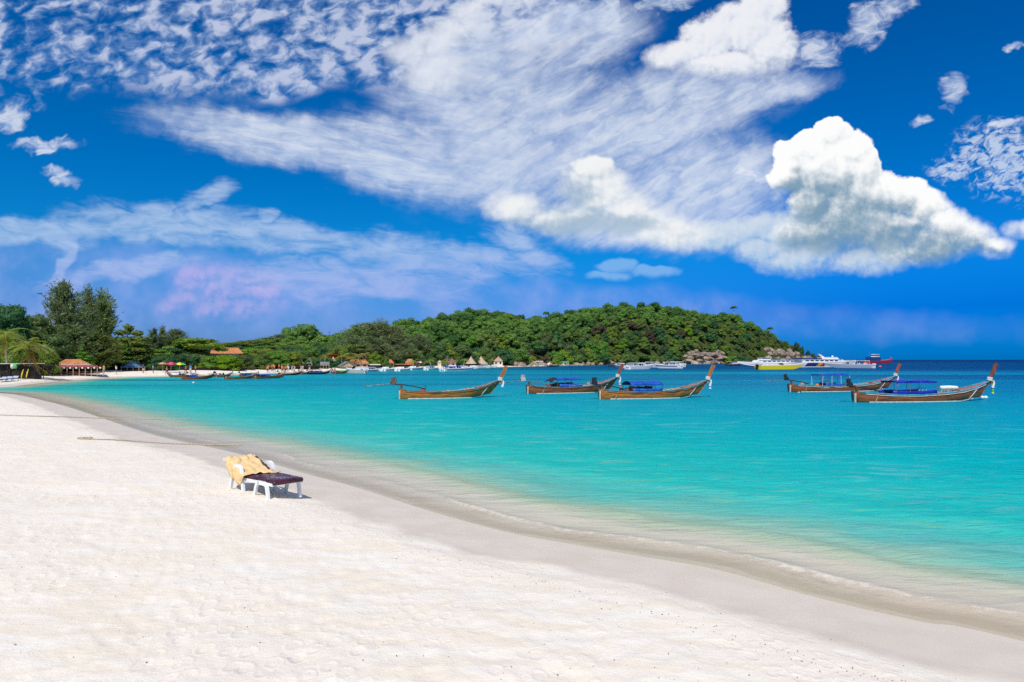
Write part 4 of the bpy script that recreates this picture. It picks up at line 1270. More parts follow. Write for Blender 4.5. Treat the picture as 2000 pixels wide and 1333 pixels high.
def longtail(name, stern, bow, label, hullm=WOOD, postm=POSTO, gun=TEAL, canopy=None, near_side=1, engine='bare', extras=(), garland=(PINK, CLOTHW), L=None, group=None, post_h=1.18, rise=1.34, detail=True):
    sx_, sy_ = stern; bx, by = bow
    Ld = math.hypot(bx - sx_, by - sy_)
    L = L or Ld
    rz = math.atan2(by - sy_, bx - sx_)
    r = empty(name, (sx_, sy_, 0), rz, label, 'boat', group)
    h = Hull(L, rise)
    b = MB()
    outer = [[h.pt(t, a) for a in AS] for t in TS]
    inner = [[h.pt(min(t, .985), a, .05) for a in reversed(AS)] for t in TS]
    inner[0] = [(p[0] + .06, p[1], p[2]) for p in inner[0]]
    b.loft([o + i for o, i in zip(outer, inner)], close=True, cap=False)
    n = len(AS) * 2
    b.f.append(tuple(range(len(AS)))); b.f.append(tuple(range(n - 1, len(AS) - 1, -1)))
    b.build('hull', hullm, r, True)
    for s in (-1, 1):
        q = MB()
        rings = []
        for t in TS:
            x, y, z = h.pt(t, s)
            w = .03
            rings.append([(x, y + s * .035, z - w), (x, y + s * .045, z + .035), (x, y - s * .07, z + .045), (x, y - s * .06, z - .02)])
        q.loft(rings, close=True, cap=True); q.build('gunwale', gun, r)
        if detail:
            q = MB(); rings = []
            for t in TS[1:-1]:
                x, y, z = h.pt(t, s * .93)
                rings.append([(x, y + s * .015, z - .035), (x, y + s * .04, z - .03), (x, y + s * .04, z + .01), (x, y + s * .015, z + .015)])
            q.loft(rings, close=True, cap=True); q.build('rubbing_strake', OFFW if gun is TEALB else hullm, r)
            q = MB(); rings = []
            for t in TS[2:-2]:
                k = min(.98, max(.05, (.05 - h.keel(t)) / (h.sheer(t) - h.keel(t)))) ** (1 / 1.7)
                x, y, z = h.pt(t, s * k)
                rings.append([(x, y + s * .006, z - .05), (x, y + s * .02, z - .05), (x, y + s * .02, z + .012), (x, y + s * .006, z + .012)])
            q.loft(rings, close=True, cap=True); q.build('boot_stripe', OFFW, r)
    # stem post: a thick plank raking forward from the bow
    x0, z0 = h.sx(1) - .10, rise - .22
    q = MB()
    rings = []
    for i in range(8):
        t = i / 7
        cx = x0 + .62 * t * (post_h / 1.18) + .05 * t * t
        cz = z0 + (post_h + .25) * t
        w = .105 + .030 * t
        rings.append([(cx - w, -.065, cz + .05), (cx + w, -.065, cz - .05), (cx + w, .065, cz - .05), (cx - w, .065, cz + .05)])
    q.loft(rings, close=True, cap=True)
    q.build('bow_post', postm, r)
    q = MB(); rings = []
    for t in (0, .25, .5, .75, 1):
        x = h.kx(1) - .02 + (h.sx(1) - h.kx(1)) * t ** 1.0
        z = h.keel(1) - .04 + (rise - h.keel(1)) * t
        rings.append([(x - .08, -.055, z), (x + .08, -.04, z), (x + .08, .04, z), (x - .08, .055, z)])
    q.loft(rings, close=True, cap=True); q.build('stem', hullm, r)
    # garland round the foot of the post
    px_, pz = x0 + .16, z0 + .34
    q = MB()
    for k in range(4):
        q.tube([(px_ - .04 + .19 * math.cos(a) + .012 * k, .15 * math.sin(a), pz - .10 + .07 * k - .05 * math.cos(a)) for a in [j * .6283 for j in range(11)]], .030, 6)
    q.build('garland', CLOTHW, r, True)
    for k, m in enumerate(garland):
        q = MB()
        ln = .55 + .22 * ((k * 37) % 3)
        yy = (k - (len(garland) - 1) / 2) * .07
        rings = []
        for j in range(7):
            t = j / 6
            w = .05 + .05 * t
            xx = px_ + .20 + .05 * math.sin(t * 5 + k) + .03 * k
            zz = pz - .10 - ln * t
            rings.append([(xx - w, yy - .02, zz), (xx + w, yy - .012, zz), (xx + w, yy + .02, zz), (xx - w, yy + .012, zz)])
        q.loft(rings, close=True, cap=True); q.build('ribbon', m, r)
    # fore deck, thwarts, inner frames, floor
    q = MB()
    rings = []
    for t in [.76 + .215 * i / 8 for i in range(9)]:
        x, y, z = h.pt(t, 1)
        y -= .06
        rings.append([(x - .05, -y, z - .05), (x - .05, 0, z + .03), (x - .05, y, z - .05), (x - .05, y, z - .09), (x - .05, 0, z - .01), (x - .05, -y, z - .09)])
    q.loft(rings, close=True, cap=True); q.build('foredeck', REDDECK, r)
    q = MB(); rings = []
    for t in [.06 + .70 * i / 12 for i in range(13)]:
        x, y, z = h.pt(t, .62, .08)
        zf = h.sheer(t) - .30
        y = h.half(t) * .88 - .05
        rings.append([(h.sx(t), -y, zf), (h.sx(t), y, zf), (h.sx(t), y, zf - .03), (h.sx(t), -y, zf - .03)])
    q.loft(rings, close=True, cap=True); q.build('floor_boards', PALEWOOD, r)
    if detail:
        for t in (.44, .49, .54, .59, .64, .69, .74):
            q = MB(); y = h.half(t) - .05
            q.box((h.sx(t), 0, h.sheer(t) - .045), (.16, 2 * y, .05)); q.build('thwart', OFFW, r)
        for s in (-1, 1):
            q = MB()
            for t in [.42 + .34 * i / 14 for i in range(15)]:
                y = h.half(t) - .085
                q.box((h.sx(t), s * y, h.sheer(t) - .14), (.06, .04, .24))
            o = q.build('frames', OFFW, r); o['kind'] = 'stuff'
        q = MB(); q.box((-.03, 0, .24), (.07, .16, .86)); q.build('stern_post', OFFW, r)
        # rope band hanging over the bow
        for s in (-1, 1):
            q = MB()
            pts = [h.pt(.88, s * a) for a in (1, .9, .75, .6, .45, .3, .15)]
            q.tube([(p[0], p[1] + s * .025, p[2] + .02) for p in pts], .022, 6); q.build('bow_rope', CLOTHW, r)
    # long tail engine: motor on a swivel at the stern, tiller forward, shaft and propeller behind
    e = empty('engine', (.10, .05, h.sheer(0)), 0); e.parent = r
    em = {'bare': RUST, 'grey': GREYB, 'black': BLACK}[engine]
    q = MB(); q.box((.05, 0, .10), (.16, .16, .28)); q.tube([(.05, 0, .2), (-.05, 0, .34)], .07, 8); q.build('swivel', RUST, e)
    q = MB(); q.box((-.62, 0, .50), (.44, .36, .24)); q.box((-.62, 0, .66), (.34, .30, .12), taper=.8)
    q.lathe([(.10, 0), (.15, .02), (.15, .16), (.17, .17), (.17, .20), (.06, .22)], 10, (-.62, .02, .72))
    q.tube([(-.45, .19, .55), (-.30, .26, .60), (-.30, .26, .95)], .03, 6)
    q.build('motor', em, e)
    q = MB(); q.lathe([(.02, 0), (.15, .0), (.15, .05), (.02, .06)], 12, (0, 0, 0), Matrix.Translation((-.86, 0, .52)) @ Matrix.Rotation(R(-90), 4, 'Y')); q.build('flywheel', STEEL, e)
    q = MB(); q.tube([(-.8, 0, .40), (.1, 0, .34), (1.0, .02, .20), (2.0, .02, -.02)], .045, 6); q.build('tiller', BLACK if engine != 'grey' else STEEL, e)
    q = MB(); q.tube([(-.8, 0, .42), (-1.7, -.05, .36), (-2.7, -.1, .28)], .030, 6); q.tube([(-2.0, -.05, .30), (-2.6, -.08, .18)], .015, 4); q.build('shaft', STEEL, e)
    q = MB()
    for k in range(3):
        q.box((0, .0, .10), (.02, .07, .18), Matrix.Translation((-2.72, -.1, .28)) @ Matrix.Rotation(k * 2.094, 4, 'X') @ Matrix.Rotation(.5, 4, 'Z'))
    q.build('propeller', STEEL, e)
    # canopy
    if canopy:
        c0, c1, zc, cm, arch = canopy['from'] * L, canopy['to'] * L, canopy['z'], canopy['mat'], canopy.get('arch', .16)
        wdt = .82
        q = MB(); rings = []
        for i in range(13):
            t = i / 12
            x = c0 + (c1 - c0) * t
            sag = .03 * math.sin(t * 12.6) + canopy.get('slope', 0) * t
            top, bot = [], []
            for j in range(9):
                a = -1 + 2 * j / 8
                z = zc + arch * (1 - a * a) - sag
                top.append((x, a * wdt, z + .02)); bot.append((x, a * wdt, z))
            rings.append(top + bot[::-1])
        q.loft(rings, close=True, cap=True); q.build('canopy', cm, r, True)
        for s in (-1, 1):
            q = MB(); q.box(((c0 + c1) / 2, s * wdt, zc - .05 - canopy.get('slope', 0) * .5), (c1 - c0, .015, .11), Matrix.Identity(4)); q.build('valance', canopy.get('edge', cm), r)
            for k in range(canopy.get('posts', 4)):
                x = c0 + .06 + (c1 - c0 - .12) * k / (canopy.get('posts', 4) - 1)
                t = x / (L + .92)
                q = MB(); q.tube([(x, s * (h.half(t) - .04), h.sheer(t)), (x, s * wdt * .98, zc - canopy.get('slope', 0) * (x - c0) / (c1 - c0))], .020, 5); q.build('canopy_post', canopy.get('pm', STEEL), r)
        if canopy.get('curtain'):
            k0, k1, hz = canopy['curtain']
            for s in (-1, 1):
                q = MB(); rings = []
                for i in range(11):
                    x = (k0 + (k1 - k0) * i / 10) * L
                    t = x / (L + .92)
                    y = s * (h.half(t) - .02 + .015 * math.sin(i * 2.1)); z = h.sheer(t)
                    rings.append([(x, y + s * .012, z + .02), (x, y - s * .03, z + hz), (x, y - s * .05, z + hz), (x, y - s * .012, z + .02)])
                q.loft(rings, close=True, cap=True); q.build('side_curtain', canopy.get('cmat', cm), r, True)
        if canopy.get('hood'):
            q = MB(); rings = []
            for i in range(6):
                t = i / 5
                rings.append([(c0 - .55 * t, a * wdt, zc + arch * (1 - a * a) - .32 * t * t) for a in [-1 + j / 4 for j in range(9)]] + [(c0 - .55 * t, a * wdt, zc + arch * (1 - a * a) - .32 * t * t - .02) for a in [1 - j / 4 for j in range(9)]])
            q.loft(rings, close=True, cap=True); q.build('rear_hood', BLACK, r, True)
        if canopy.get('seats'):
            for k in range(3):
                x = c0 + (c1 - c0) * (.25 + .25 * k); t = x / (L + .92)
                q = MB(); q.box((x, 0, h.sheer(t) + .02), (.36, 1.2, .08)); q.box((x - .18, 0, h.sheer(t) + .22), (.06, 1.2, .40)); q.build('seat', WOODR, r)
    for kind, t, y, m in extras:
        x = t * L; z = h.sheer(t * L / (L + .92))
        q = MB()
        if kind == 'tank': q.lathe([(.02, 0), (.16, .0), (.18, .05), (.18, .30), (.14, .36), (.05, .38)], 10, (x, y, z - .16)); q.build('fuel_can', m, r, True)
        if kind == 'box': q.box((x, y, z + .06), (.48, .40, .40), taper=.94); q.build('engine_box', m, r)
        if kind == 'bundle':
            q.tube([(x - .75, y, z + .24), (x - .7, y, z + .26), (x, y, z + .27), (x + .65, y, z + .25), (x + .8, y, z + .24)], [.05, .14, .15, .13, .04], 10); q.build('rolled_cover', m, r, True)
        if kind == 'hoops':
            for k in range(3): q.tube([(x + .3 * k, -.5, z), (x + .3 * k, -.42, z + .36), (x + .3 * k + .1, 0, z + .50), (x + .3 * k, .42, z + .36), (x + .3 * k, .5, z)], .02, 5)
            q.build('grab_rail', m, r)
        if kind == 'stern_rope': 
            q.tube([(x, -(h.half(t) + .03), z), (x - .15, -(h.half(t) + .05), z * .5), (x - .3, -(h.half(t) + .1), .02)], .02, 5); q.build('hanging_rope', m, r)
        if kind == 'mast': q.tube([(x, y, z), (x, y, z + 1.9)], .012, 5); q.build('aerial', m, r)
        if kind == 'stick': q.tube([(x, y, z), (x, y, z + .42)], .02, 5); q.box((x, y, z + .42), (.26, .05, .04)); q.build('tiller_prop', m, r)
        if kind == 'person_seat': q.box((x, y, z + .12), (.4, .5, .3)); q.build('locker', m, r)
    return r


def WP(u, v): return gp(u, v)


LT = 'long tail boats moored in the bay'
longtail('longtail_boat', WP(781, 779.5), WP(956, 776), 'open wooden long tail boat with orange bow post and no canopy', WOOD, POSTO, TEAL, engine='bare',
         extras=(('tank', .25, .2, REDP), ('stick', .28, .1, BLACK)), garland=(CLOTHW,), group=LT, rise=1.36)
longtail('longtail_boat', WP(1031.5, 769.5), WP(1190, 766), 'long tail boat with red bow post and hooded blue canopy, moored behind another', WOODR, POSTR, TEAL, engine='grey',
         canopy=dict(zip(('from', 'to', 'z', 'mat', 'curtain', 'hood', 'seats', 'edge'), (.30, .58, 1.30, BLUE, (.33, .60, .30), True, True, BLUE))),
         extras=(('person_seat', .26, .1, REDDECK), ('box', .74, -.2, GREYB), ('stern_rope', .16, 0, ROPE), ('mast', .54, .4, BLACK)), garland=(CLOTHW, CLOTHW, ORANGE), group=LT, rise=1.42)
longtail('longtail_boat', WP(1172.5, 780), WP(1363, 776.5), 'long tail boat with tall orange bow post and pitched blue canopy over blue curtains', WOOD, POSTO, TEAL, engine='black',
         canopy=dict(zip(('from', 'to', 'z', 'mat', 'curtain', 'arch', 'seats', 'pm', 'posts'), (.26, .58, 1.16, BLUE, (.28, .57, .26), .24, True, BLACK, 5))),
         extras=(('tank', .22, .25, RUST), ('tank', .26, -.1, RUST), ('stern_rope', .14, 0, ROPE)), garland=(CLOTHW, CLOTHW), group=LT, rise=1.44)
longtail('longtail_boat', WP(1544, 766), WP(1734, 763.2), 'dark wooden long tail boat with covered black engine and pink garland', WOODR, POSTR, TEALB, engine='black',
         canopy=dict(zip(('from', 'to', 'z', 'mat', 'curtain', 'arch', 'slope', 'pm', 'edge'), (.26, .54, 1.62, BLUE, (.30, .52, .26), .05, -.10, OFFW, BLUE))),
         extras=(('tank', .12, .1, ORANGE), ('tank', .20, -.1, GREEN), ('tank', .24, -.35, ORANGE), ('box', .555, -.25, GREYB), ('hoops', .32, 0, STEEL), ('stern_rope', .12, 0, ROPE), ('mast', .50, .4, STEEL)), garland=(CLOTHW, PINK, PINK), group=LT, rise=1.46)
longtail('longtail_boat', WP(1671, 786), WP(1912, 783), 'nearest long tail boat with weathered dark red bow post and flat deep blue canopy', WOODR, POSTD, TEALB, engine='black',
         canopy=dict(zip(('from', 'to', 'z', 'mat', 'curtain', 'arch', 'pm', 'cmat', 'edge'), (.26, .58, 1.50, DBLUE, (.24, .58, .28), .04, STEEL, DBLUE, DBLUE))),
         extras=(('hoops', .47, 0, WHITE), ('bundle', .76, .1, CLOTHW), ('stern_rope', .13, 0, ROPE)), garland=(CLOTHW, GREENR, YELL, ORANGE), group=LT, rise=1.5, post_h=1.3)


# ------------------------------------------------------------------ speedboats, ferries, tug
def motor_hull(L, B, H, side, deck, sheerrise=.35, stripe=None):
    rings, TS_ = [], [i / 16 for i in range(17)]
    for t in TS_:
        hb = B / 2 * (1 - max(0, (t - .45) / .55) ** 2.4 * .97)
        zs = H * (1 + sheerrise * t ** 2)
        zk = -.25 + max(0, (t - .62) / .38) ** 1.8 * (zs * .85 + .25)
        x = L * t
        rings.append([(x, -hb, zs), (x, -hb * .96, zs * .6 + zk * .4), (x, -hb * .88, zk * .8 + .08 * zs), (x, 0, zk), (x, hb * .88, zk * .8 + .08 * zs), (x, hb * .96, zs * .6 + zk * .4), (x, hb, zs)])
    return rings


def speedboat(name, stern, bow, label, side=WHITE, top=True, group=None, engines=2, topm=WHITE, H=.95, B=2.5, stripe=None, roof_z=2.0, full=True):
    sx_, sy_ = stern; bx, by = bow
    L = math.hypot(bx - sx_, by - sy_)
    r = empty(name, (sx_, sy_, 0), math.atan2(by - sy_, bx - sx_), label, 'speedboat', group)
    rings = motor_hull(L, B, H, side, None)
    q = MB(); q.loft(rings, cap=False)
    q.f.append(tuple(range(6, -1, -1)))
    q.build('hull', side, r)
    q = MB(); dk = []
    for ring in rings:
        a, b_ = ring[0], ring[-1]
        dk.append([(a[0], a[1], a[2] - .10), (a[0], a[1] - .03, a[2] + .02), (a[0], a[1] * .86, a[2] + .10), (a[0], 0, a[2] + .02 if a[0] < L * .55 else a[2] + .16), (a[0], b_[1] * .86, b_[2] + .10), (a[0], b_[1] + .03, b_[2] + .02), (a[0], b_[1], b_[2] - .10)])
    q.loft(dk); q.build('deck', WHITE, r)
    if stripe:
        for s in (0, -1):
            q = MB()
            q.loft([[(ring[s][0], ring[s][1] * 1.012, ring[s][2] * .80), (ring[s][0], ring[s][1] * 1.012, ring[s][2] * .60)] for ring in rings[1:-2]]); q.build('stripe', stripe, r)
    if full:
        q = MB(); x0 = L * .50
        q.loft([[(x0 + .5, -B * .36, H * 1.05), (x0 + .9, 0, H * 1.1), (x0 + .5, B * .36, H * 1.05)], [(x0 - .1, -B * .34, H + .75), (x0 + .25, 0, H + .80), (x0 - .1, B * .34, H + .75)]]); q.build('windscreen', GLASSD, r)
        for k in range(3):
            q = MB(); q.box((L * (.16 + .10 * k), 0, H + .12), (.5, B * .72, .30), taper=.95); q.box((L * (.16 + .10 * k) - .25, 0, H + .40), (.12, B * .72, .45)); q.build('seat', WHITE, r)
    if top:
        q = MB(); q.loft([[(L * t, -B * .42, roof_z - .10 * (t > .5)), (L * t, -B * .2, roof_z + .10), (L * t, B * .2, roof_z + .10), (L * t, B * .42, roof_z - .10 * (t > .5)), (L * t, B * .4, roof_z - .08), (L * t, -B * .4, roof_z - .08)] for t in (.10, .25, .40, .55, .60)], close=True, cap=True); q.build('roof', topm, r)
        for t in (.12, .28, .44, .58):
            for s in (-1, 1):
                q = MB(); q.tube([(L * t - .15, s * B * .42, H), (L * t, s * B * .40, roof_z)], .04, 5); q.build('roof_post', WHITE, r)
    for k in range(engines):
        y = (k - (engines - 1) / 2) * .62
        q = MB(); q.box((-.25, y, H + .10), (.55, .40, .60), taper=.8); q.box((-.25, y, H * .3), (.30, .16, 1.2)); q.build('outboard_motor', WHITE if side is not YELLOW else BLACK, r)
    q = MB(); q.tube([(L * .68, -B * .40, H * 1.15), (L * .70, -B * .34, H + .70), (L * .99, 0, H * 1.35 + .55), (L * .70, B * .34, H + .70), (L * .68, B * .40, H * 1.15)], .025, 5); q.build('bow_rail', STEEL, r)
    return r


SBG = 'white speedboats moored off the headland'
speedboat('speedboat', WP(1480, 722.2), WP(1569, 721.6), 'bright yellow hulled speedboat with white deck', YELLOW, False, engines=2, H=1.25, B=2.8)
speedboat('speedboat', WP(1706, 719.6), WP(1610, 718.6), 'pale grey hulled speedboat with long white roof, moored beside the striped ferry', GREYH, True, None, 3, WHITE, 1.35, 3.0, roof_z=2.7)
speedboat('speedboat', WP(1226, 722.0), WP(1275, 721.2), 'white speedboat with dark windscreen, largest on the left of the white cluster', WHITE, True, SBG, 2, WHITE, 1.0, 2.6, roof_z=2.0)
speedboat('speedboat', WP(1218, 719.2), WP(1202, 717.0), 'small white speedboat half hidden behind the red bow post', WHITE, True, SBG, 1, WHITE, .8, 2.2, roof_z=1.7)
speedboat('speedboat', WP(1330, 720.0), WP(1276, 719.4), 'white speedboat with long roof at the right of the white cluster', WHITE, True, SBG, 2, WHITE, 1.1, 2.8, NAVY, roof_z=2.2)
speedboat('speedboat', WP(1336, 717.2), WP(1296, 716.8), 'white speedboat with outboards behind the right one of the cluster', WHITE, True, SBG, 3, WHITE, 1.1, 2.8, roof_z=2.2)
speedboat('speedboat', WP(1290, 718.2), WP(1246, 717.6), 'white speedboat wedged in the middle of the cluster', WHITE, True, SBG, 2, WHITE, 1.1, 2.8, roof_z=2.1)
speedboat('speedboat', WP(864, 726.0), WP(924, 724.6), 'long white and blue speedboat drawn up off the thatched huts', WHITE, True, None, 2, BLUE, .66, 2.0, BLUE, roof_z=1.25)


def house_box(r, name, mat, x0, x1, w, z0, z1, rake=(0, 0), taper=1.0):
    q = MB()
    q.loft([[(x0, -w / 2, z0), (x1, -w / 2, z0), (x1, w / 2, z0), (x0, w / 2, z0)], [(x0 + rake[0], -w / 2 * taper, z1), (x1 + rake[1], -w / 2 * taper, z1), (x1 + rake[1], w / 2 * taper, z1), (x0 + rake[0], w / 2 * taper, z1)]], close=True, cap=True)
    return q.build(name, mat, r)


def ferry(name, stern, bow, label, B, H, hullm, kind):
    sx_, sy_ = stern; bx, by = bow
    L = math.hypot(bx - sx_, by - sy_)
    r = empty(name, (sx_, sy_, 0), math.atan2(by - sy_, bx - sx_), label, 'ferry')
    rings = motor_hull(L, B, H, hullm, None, .45)
    q = MB(); q.loft(rings); q.f.append(tuple(range(6, -1, -1))); q.build('hull', hullm, r)
    q = MB(); q.loft([[(a[0][0], a[0][1], a[0][2] - .01), (a[0][0], a[0][1], a[0][2] + .09), (a[0][0], 0, a[0][2] + .15), (a[-1][0], a[-1][1], a[-1][2] + .09), (a[-1][0], a[-1][1], a[-1][2] - .01)] for a in rings], cap=True); q.build('deck', WHITE, r)
    z = H + .05
    cab = house_box(r, 'cabin', WHITE, L * .06, L * .74, B * .86, z, z + 1.25, (.15, -1.5), .94)
    for s in (-1, 1):
        q = MB(); n = 7
        for k in range(n):
            xa = L * .10 + (L * .54) * k / n
            q = MB(); q.box((xa + L * .026, s * B * .424, z + .72), (L * .054, .03, .38)); q.build('window', GLASSD, cab)
        q = MB(); q.box((L * .48, s * B * .47, H * .62), (L * .72, .03, .10)); q.build('rubbing_strake', NAVY, r)
    house_box(r, 'upper_deck', WHITE, L * .04, L * .68, B * .90, z + 1.25, z + 1.36)
    if kind == 'white':
        br = house_box(r, 'bridge', WHITE, L * .48, L * .64, B * .6, z + 1.36, z + 2.25, (.1, -.5))
        q = MB(); q.box((L * .555, 0, z + 1.95), (L * .13, B * .61, .30)); q.build('bridge_window', GLASSD, br)
        house_box(r, 'bridge_roof', WHITE, L * .46, L * .64, B * .68, z + 2.25, z + 2.36)
        house_box(r, 'awning', M('grey_awning', (.16, .20, .27), .7), L * .05, L * .46, B * .86, z + 2.0, z + 2.07)
        for k in range(5):
            for s in (-1, 1):
                q = MB(); q.tube([(L * (.07 + .09 * k), s * B * .42, z + 1.36), (L * (.07 + .09 * k), s * B * .42, z + 2.0)], .05, 5); q.build('awning_post', STEEL, r)
        q = MB(); q.tube([(L * .5, .4, z + 2.36), (L * .49, .4, z + 3.2)], .05, 5); q.build('mast', WHITE, r)
    else:
        br = house_box(r, 'bridge', WHITE, L * .40, L * .66, B * .62, z + 1.36, z + 2.2, (.3, -1.4))
        q = MB(); q.box((L * .50, 0, z + 1.84), (L * .16, B * .60, .26)); q.build('bridge_window', GLASSD, br)
        house_box(r, 'sun_deck_rail', NAVY, L * .02, L * .36, B * .84, z + 1.42, z + 1.90)
        q = MB(); q.loft([[(L * .42, -.5, z + 2.2), (L * .46, -.5, z + 2.2), (L * .46, .5, z + 2.2), (L * .42, .5, z + 2.2)], [(L * .36, -.3, z + 3.5), (L * .38, -.3, z + 3.5), (L * .38, .3, z + 3.5), (L * .36, .3, z + 3.5)]], close=True, cap=True); q.build('radar_arch', WHITE, r)
        q = MB(); q.lathe([(.02, 0), (.42, .1), (.48, .35), (.3, .62), (.02, .7)], 10, (L * .60, 0, z + 2.2)); q.build('radar_dome', WHITE, r, True)
        q = MB(); q.tube([(L * .43, 0, z + 2.2), (L * .43, 0, z + 5.2)], .03, 5); q.build('aerial', STEEL, r)
        q = MB(); q.box((L * .365, .0, z + 3.65), (.5, .03, .34)); q.build('flag', REDP, r)
        # bands of colour painted on the flank: navy, gold, red
        for s in (-1, 1):
            for nm, m, a0, a1 in (('navy_band', NAVY, .12, .30), ('gold_band', GOLD, .30, .365), ('red_band', REDP, .365, .43)):
                q = MB()
                y = s * B * .5 * 1.012
                sl = L * .06
                q.loft([[(L * a0 - sl, y * .86, .02), (L * a1 - sl, y * .86, .02)], [(L * a0 - sl * .4, y * .985, H * .6), (L * a1 - sl * .4, y * .985, H * .6)], [(L * a0, y, H * .97), (L * a1, y, H * .97)]]); q.build(nm, m, r)
    q = MB()
    for s in (-1, 1): q.tube([(L * t, s * B * .42 * (1 - max(0, (t - .6) / .4) ** 2), H * (1 + .45 * t * t) + .55) for t in (.74, .8, .86, .92, .98)], .03, 5)
    q.build('bow_rail', STEEL, r)
    return r


ferry('ferry', WP(1556, 716.2), WP(1440, 716.6), 'white two deck ferry with square bridge and grey awning below the rocky point', 4.6, 1.55, WHITE, 'white')
ferry('ferry', WP(1552, 717.9), WP(1672, 717.0), 'big white ferry with navy, gold and red bands on its flank', 5.2, 1.9, WHITE, 'striped')
# tug
sx_, sy_ = WP(1693, 711.0); bx, by = WP(1744, 710.4)
L = math.hypot(bx - sx_, by - sy_)
r = empty('tug_boat', (sx_, sy_, 0), math.atan2(by - sy_, bx - sx_), 'dark blue and red tug far out at the right of the ferries', 'tug')
q = MB(); rr = motor_hull(L, 6.0, 2.0, REDP, None, .9); q.loft(rr); q.f.append(tuple(range(6, -1, -1))); q.build('hull', REDP, r)
q = MB(); q.loft([[(a[0][0], a[0][1], a[0][2]), (a[0][0], 0, a[0][2] + .1), (a[-1][0], a[-1][1], a[-1][2])] for a in rr]); q.build('deck', REDP, r)
hb = house_box(r, 'deck_house', NAVY, L * .06, L * .40, 4.6, 1.9, 5.2, (.2, -.4), .92)
house_box(r, 'wheel_house', WHITE, L * .24, L * .38, 3.4, 5.2, 7.4, (.1, -.2), .95)
q = MB(); q.box((L * .31, 0, 6.6), (L * .145, 3.5, .7)); q.build('window', GLASSD, r)
q = MB(); q.tube([(L * .10, 0, 5.2), (L * .10, 0, 9.5)], .15, 6); q.build('mast', STEEL, r)
q = MB(); q.tube([(L * .90, 0, 3.2), (L * .92, 0, 5.6)], .18, 6); q.tube([(L * .84, 0, 3.0), (L * .92, 0, 4.6)], .12, 6); q.build('bow_crane', REDP, r)
# dark dive boat left of the ferries
sx_, sy_ = WP(1420, 714.8); bx, by = WP(1447, 714.4)
L = math.hypot(bx - sx_, by - sy_)
r = empty('dive_boat', (sx_, sy_, 0), math.atan2(by - sy_, bx - sx_), 'small dark hulled dive boat with white roof left of the white ferry', 'dive boat')
q = MB(); rr = motor_hull(L, 2.6, .8, BLACK, None, .4); q.loft(rr); q.f.append(tuple(range(6, -1, -1))); q.build('hull', BLACK, r)
q = MB(); q.loft([[(a[0][0], a[0][1], a[0][2]), (a[0][0], 0, a[0][2] + .05), (a[-1][0], a[-1][1], a[-1][2])] for a in rr]); q.build('deck', OFFW, r)
house_box(r, 'cabin', WHITE, L * .30, L * .66, 1.8, .8, 1.7, (.1, -.3))
house_box(r, 'roof', WHITE, L * .12, L * .70, 2.2, 2.1, 2.2)
for k in range(3):
    for s in (-1, 1):
        q = MB(); q.tube([(L * (.15 + .25 * k), s, .8), (L * (.15 + .25 * k), s, 2.1)], .05, 5); q.build('roof_post', STEEL, r)
q = MB(); q.tube([(L * .52, 0, 2.2), (L * .52, 0, 3.9)], .07, 5); q.build('mast', BLACK, r)


# ------------------------------------------------------------------ buoys
def buoy(u, v, s, m, label):
    x, y = WP(u, v)
    r = empty('buoy', (x, y, 0), 0, label, 'buoy')
    MB().lathe([(.02, -.5 * s), (.6 * s, -.35 * s), (.95 * s, .1 * s), (.9 * s, .45 * s), (.55 * s, .8 * s), (.02, .9 * s)], 12).build('float', m, r, True)
    MB().lathe([(.07 * s, .85 * s), (.12 * s, .95 * s), (.12 * s, 1.1 * s), (.02, 1.15 * s)], 8).build('ring', BLACK, r)
    return r


buoy(1719, 717.2, .62, M('coral_buoy', (.78, .12, .13), .4), 'coral red buoy floating beyond the right hand bow posts')
buoy(378, 748.2, .16, WHITE, 'small white buoy off the beached boats')
buoy(480, 746.2, .10, BLACK, 'tiny black buoy off the left beach')
buoy(1560, 767.3, .10, OFFW, 'little white buoy hanging at the stern of the dark boat')
x, y = WP(1922, 777.8)
r = empty('float_pair', (x, y, 0), .3, 'pair of white bottle floats under the bow ribbons of the nearest boat', 'float')
for k in (-1, 1): MB().lathe([(.02, -.14), (.11, -.12), (.14, 0), (.11, .12), (.02, .14)], 10, (0, 0, 0), Matrix.Translation((k * .17, 0, .05)) @ Matrix.Rotation(R(90), 4, 'Y')).build('float', WHITE, r, True)
MB().tube([(-.4, 0, .05), (.45, .05, .03), (.9, .2, .0)], .015, 5).build('rope', ROPE, r)
# mooring lines
for u, v, du, dv, lab in ((966, 763, 14, 10, 'bow of the open boat'), (1375, 764, 2, 9, 'bow post of the pitched canopy boat')):
    pass

# ------------------------------------------------------------------ sun lounger with towel
LG = hit(517, 962)
lax = math.atan2(-.66, .75)          # head to foot
r = empty('sun_lounger', (LG.x, LG.y, LG.z), lax, 'white plastic sun lounger with a dark plum mattress near the waterline', 'sun lounger')
LW = .66; HX = -.92                    # local x: foot at +, head at -
PLAST = M('white_plastic', (.80, .81, .80), .35, .05, 5)
PLUM = M('plum_vinyl', (.075, .018, .030), .35, .35, 9.0, .004, dark=(.035, .010, .018))


def legbar(pts, w, t, s):
    """flat moulded plastic bar through points in the x-z plane at side s"""
    q = MB(); rings = []
    for i, (x, z) in enumerate(pts):
        a = pts[max(i - 1, 0)]; b_ = pts[min(i + 1, len(pts) - 1)]
        d = Vector((b_[0] - a[0], b_[1] - a[1])).normalized(); n_ = Vector((-d.y, d.x)) * w / 2
        y0, y1 = s * (LW / 2 + .005), s * (LW / 2 + .005 + t)
        rings.append([(x + n_.x, y0, z + n_.y), (x - n_.x, y0, z - n_.y), (x - n_.x, y1, z - n_.y), (x + n_.x, y1, z + n_.y)])
    q.loft(rings, close=True, cap=True)
    return q


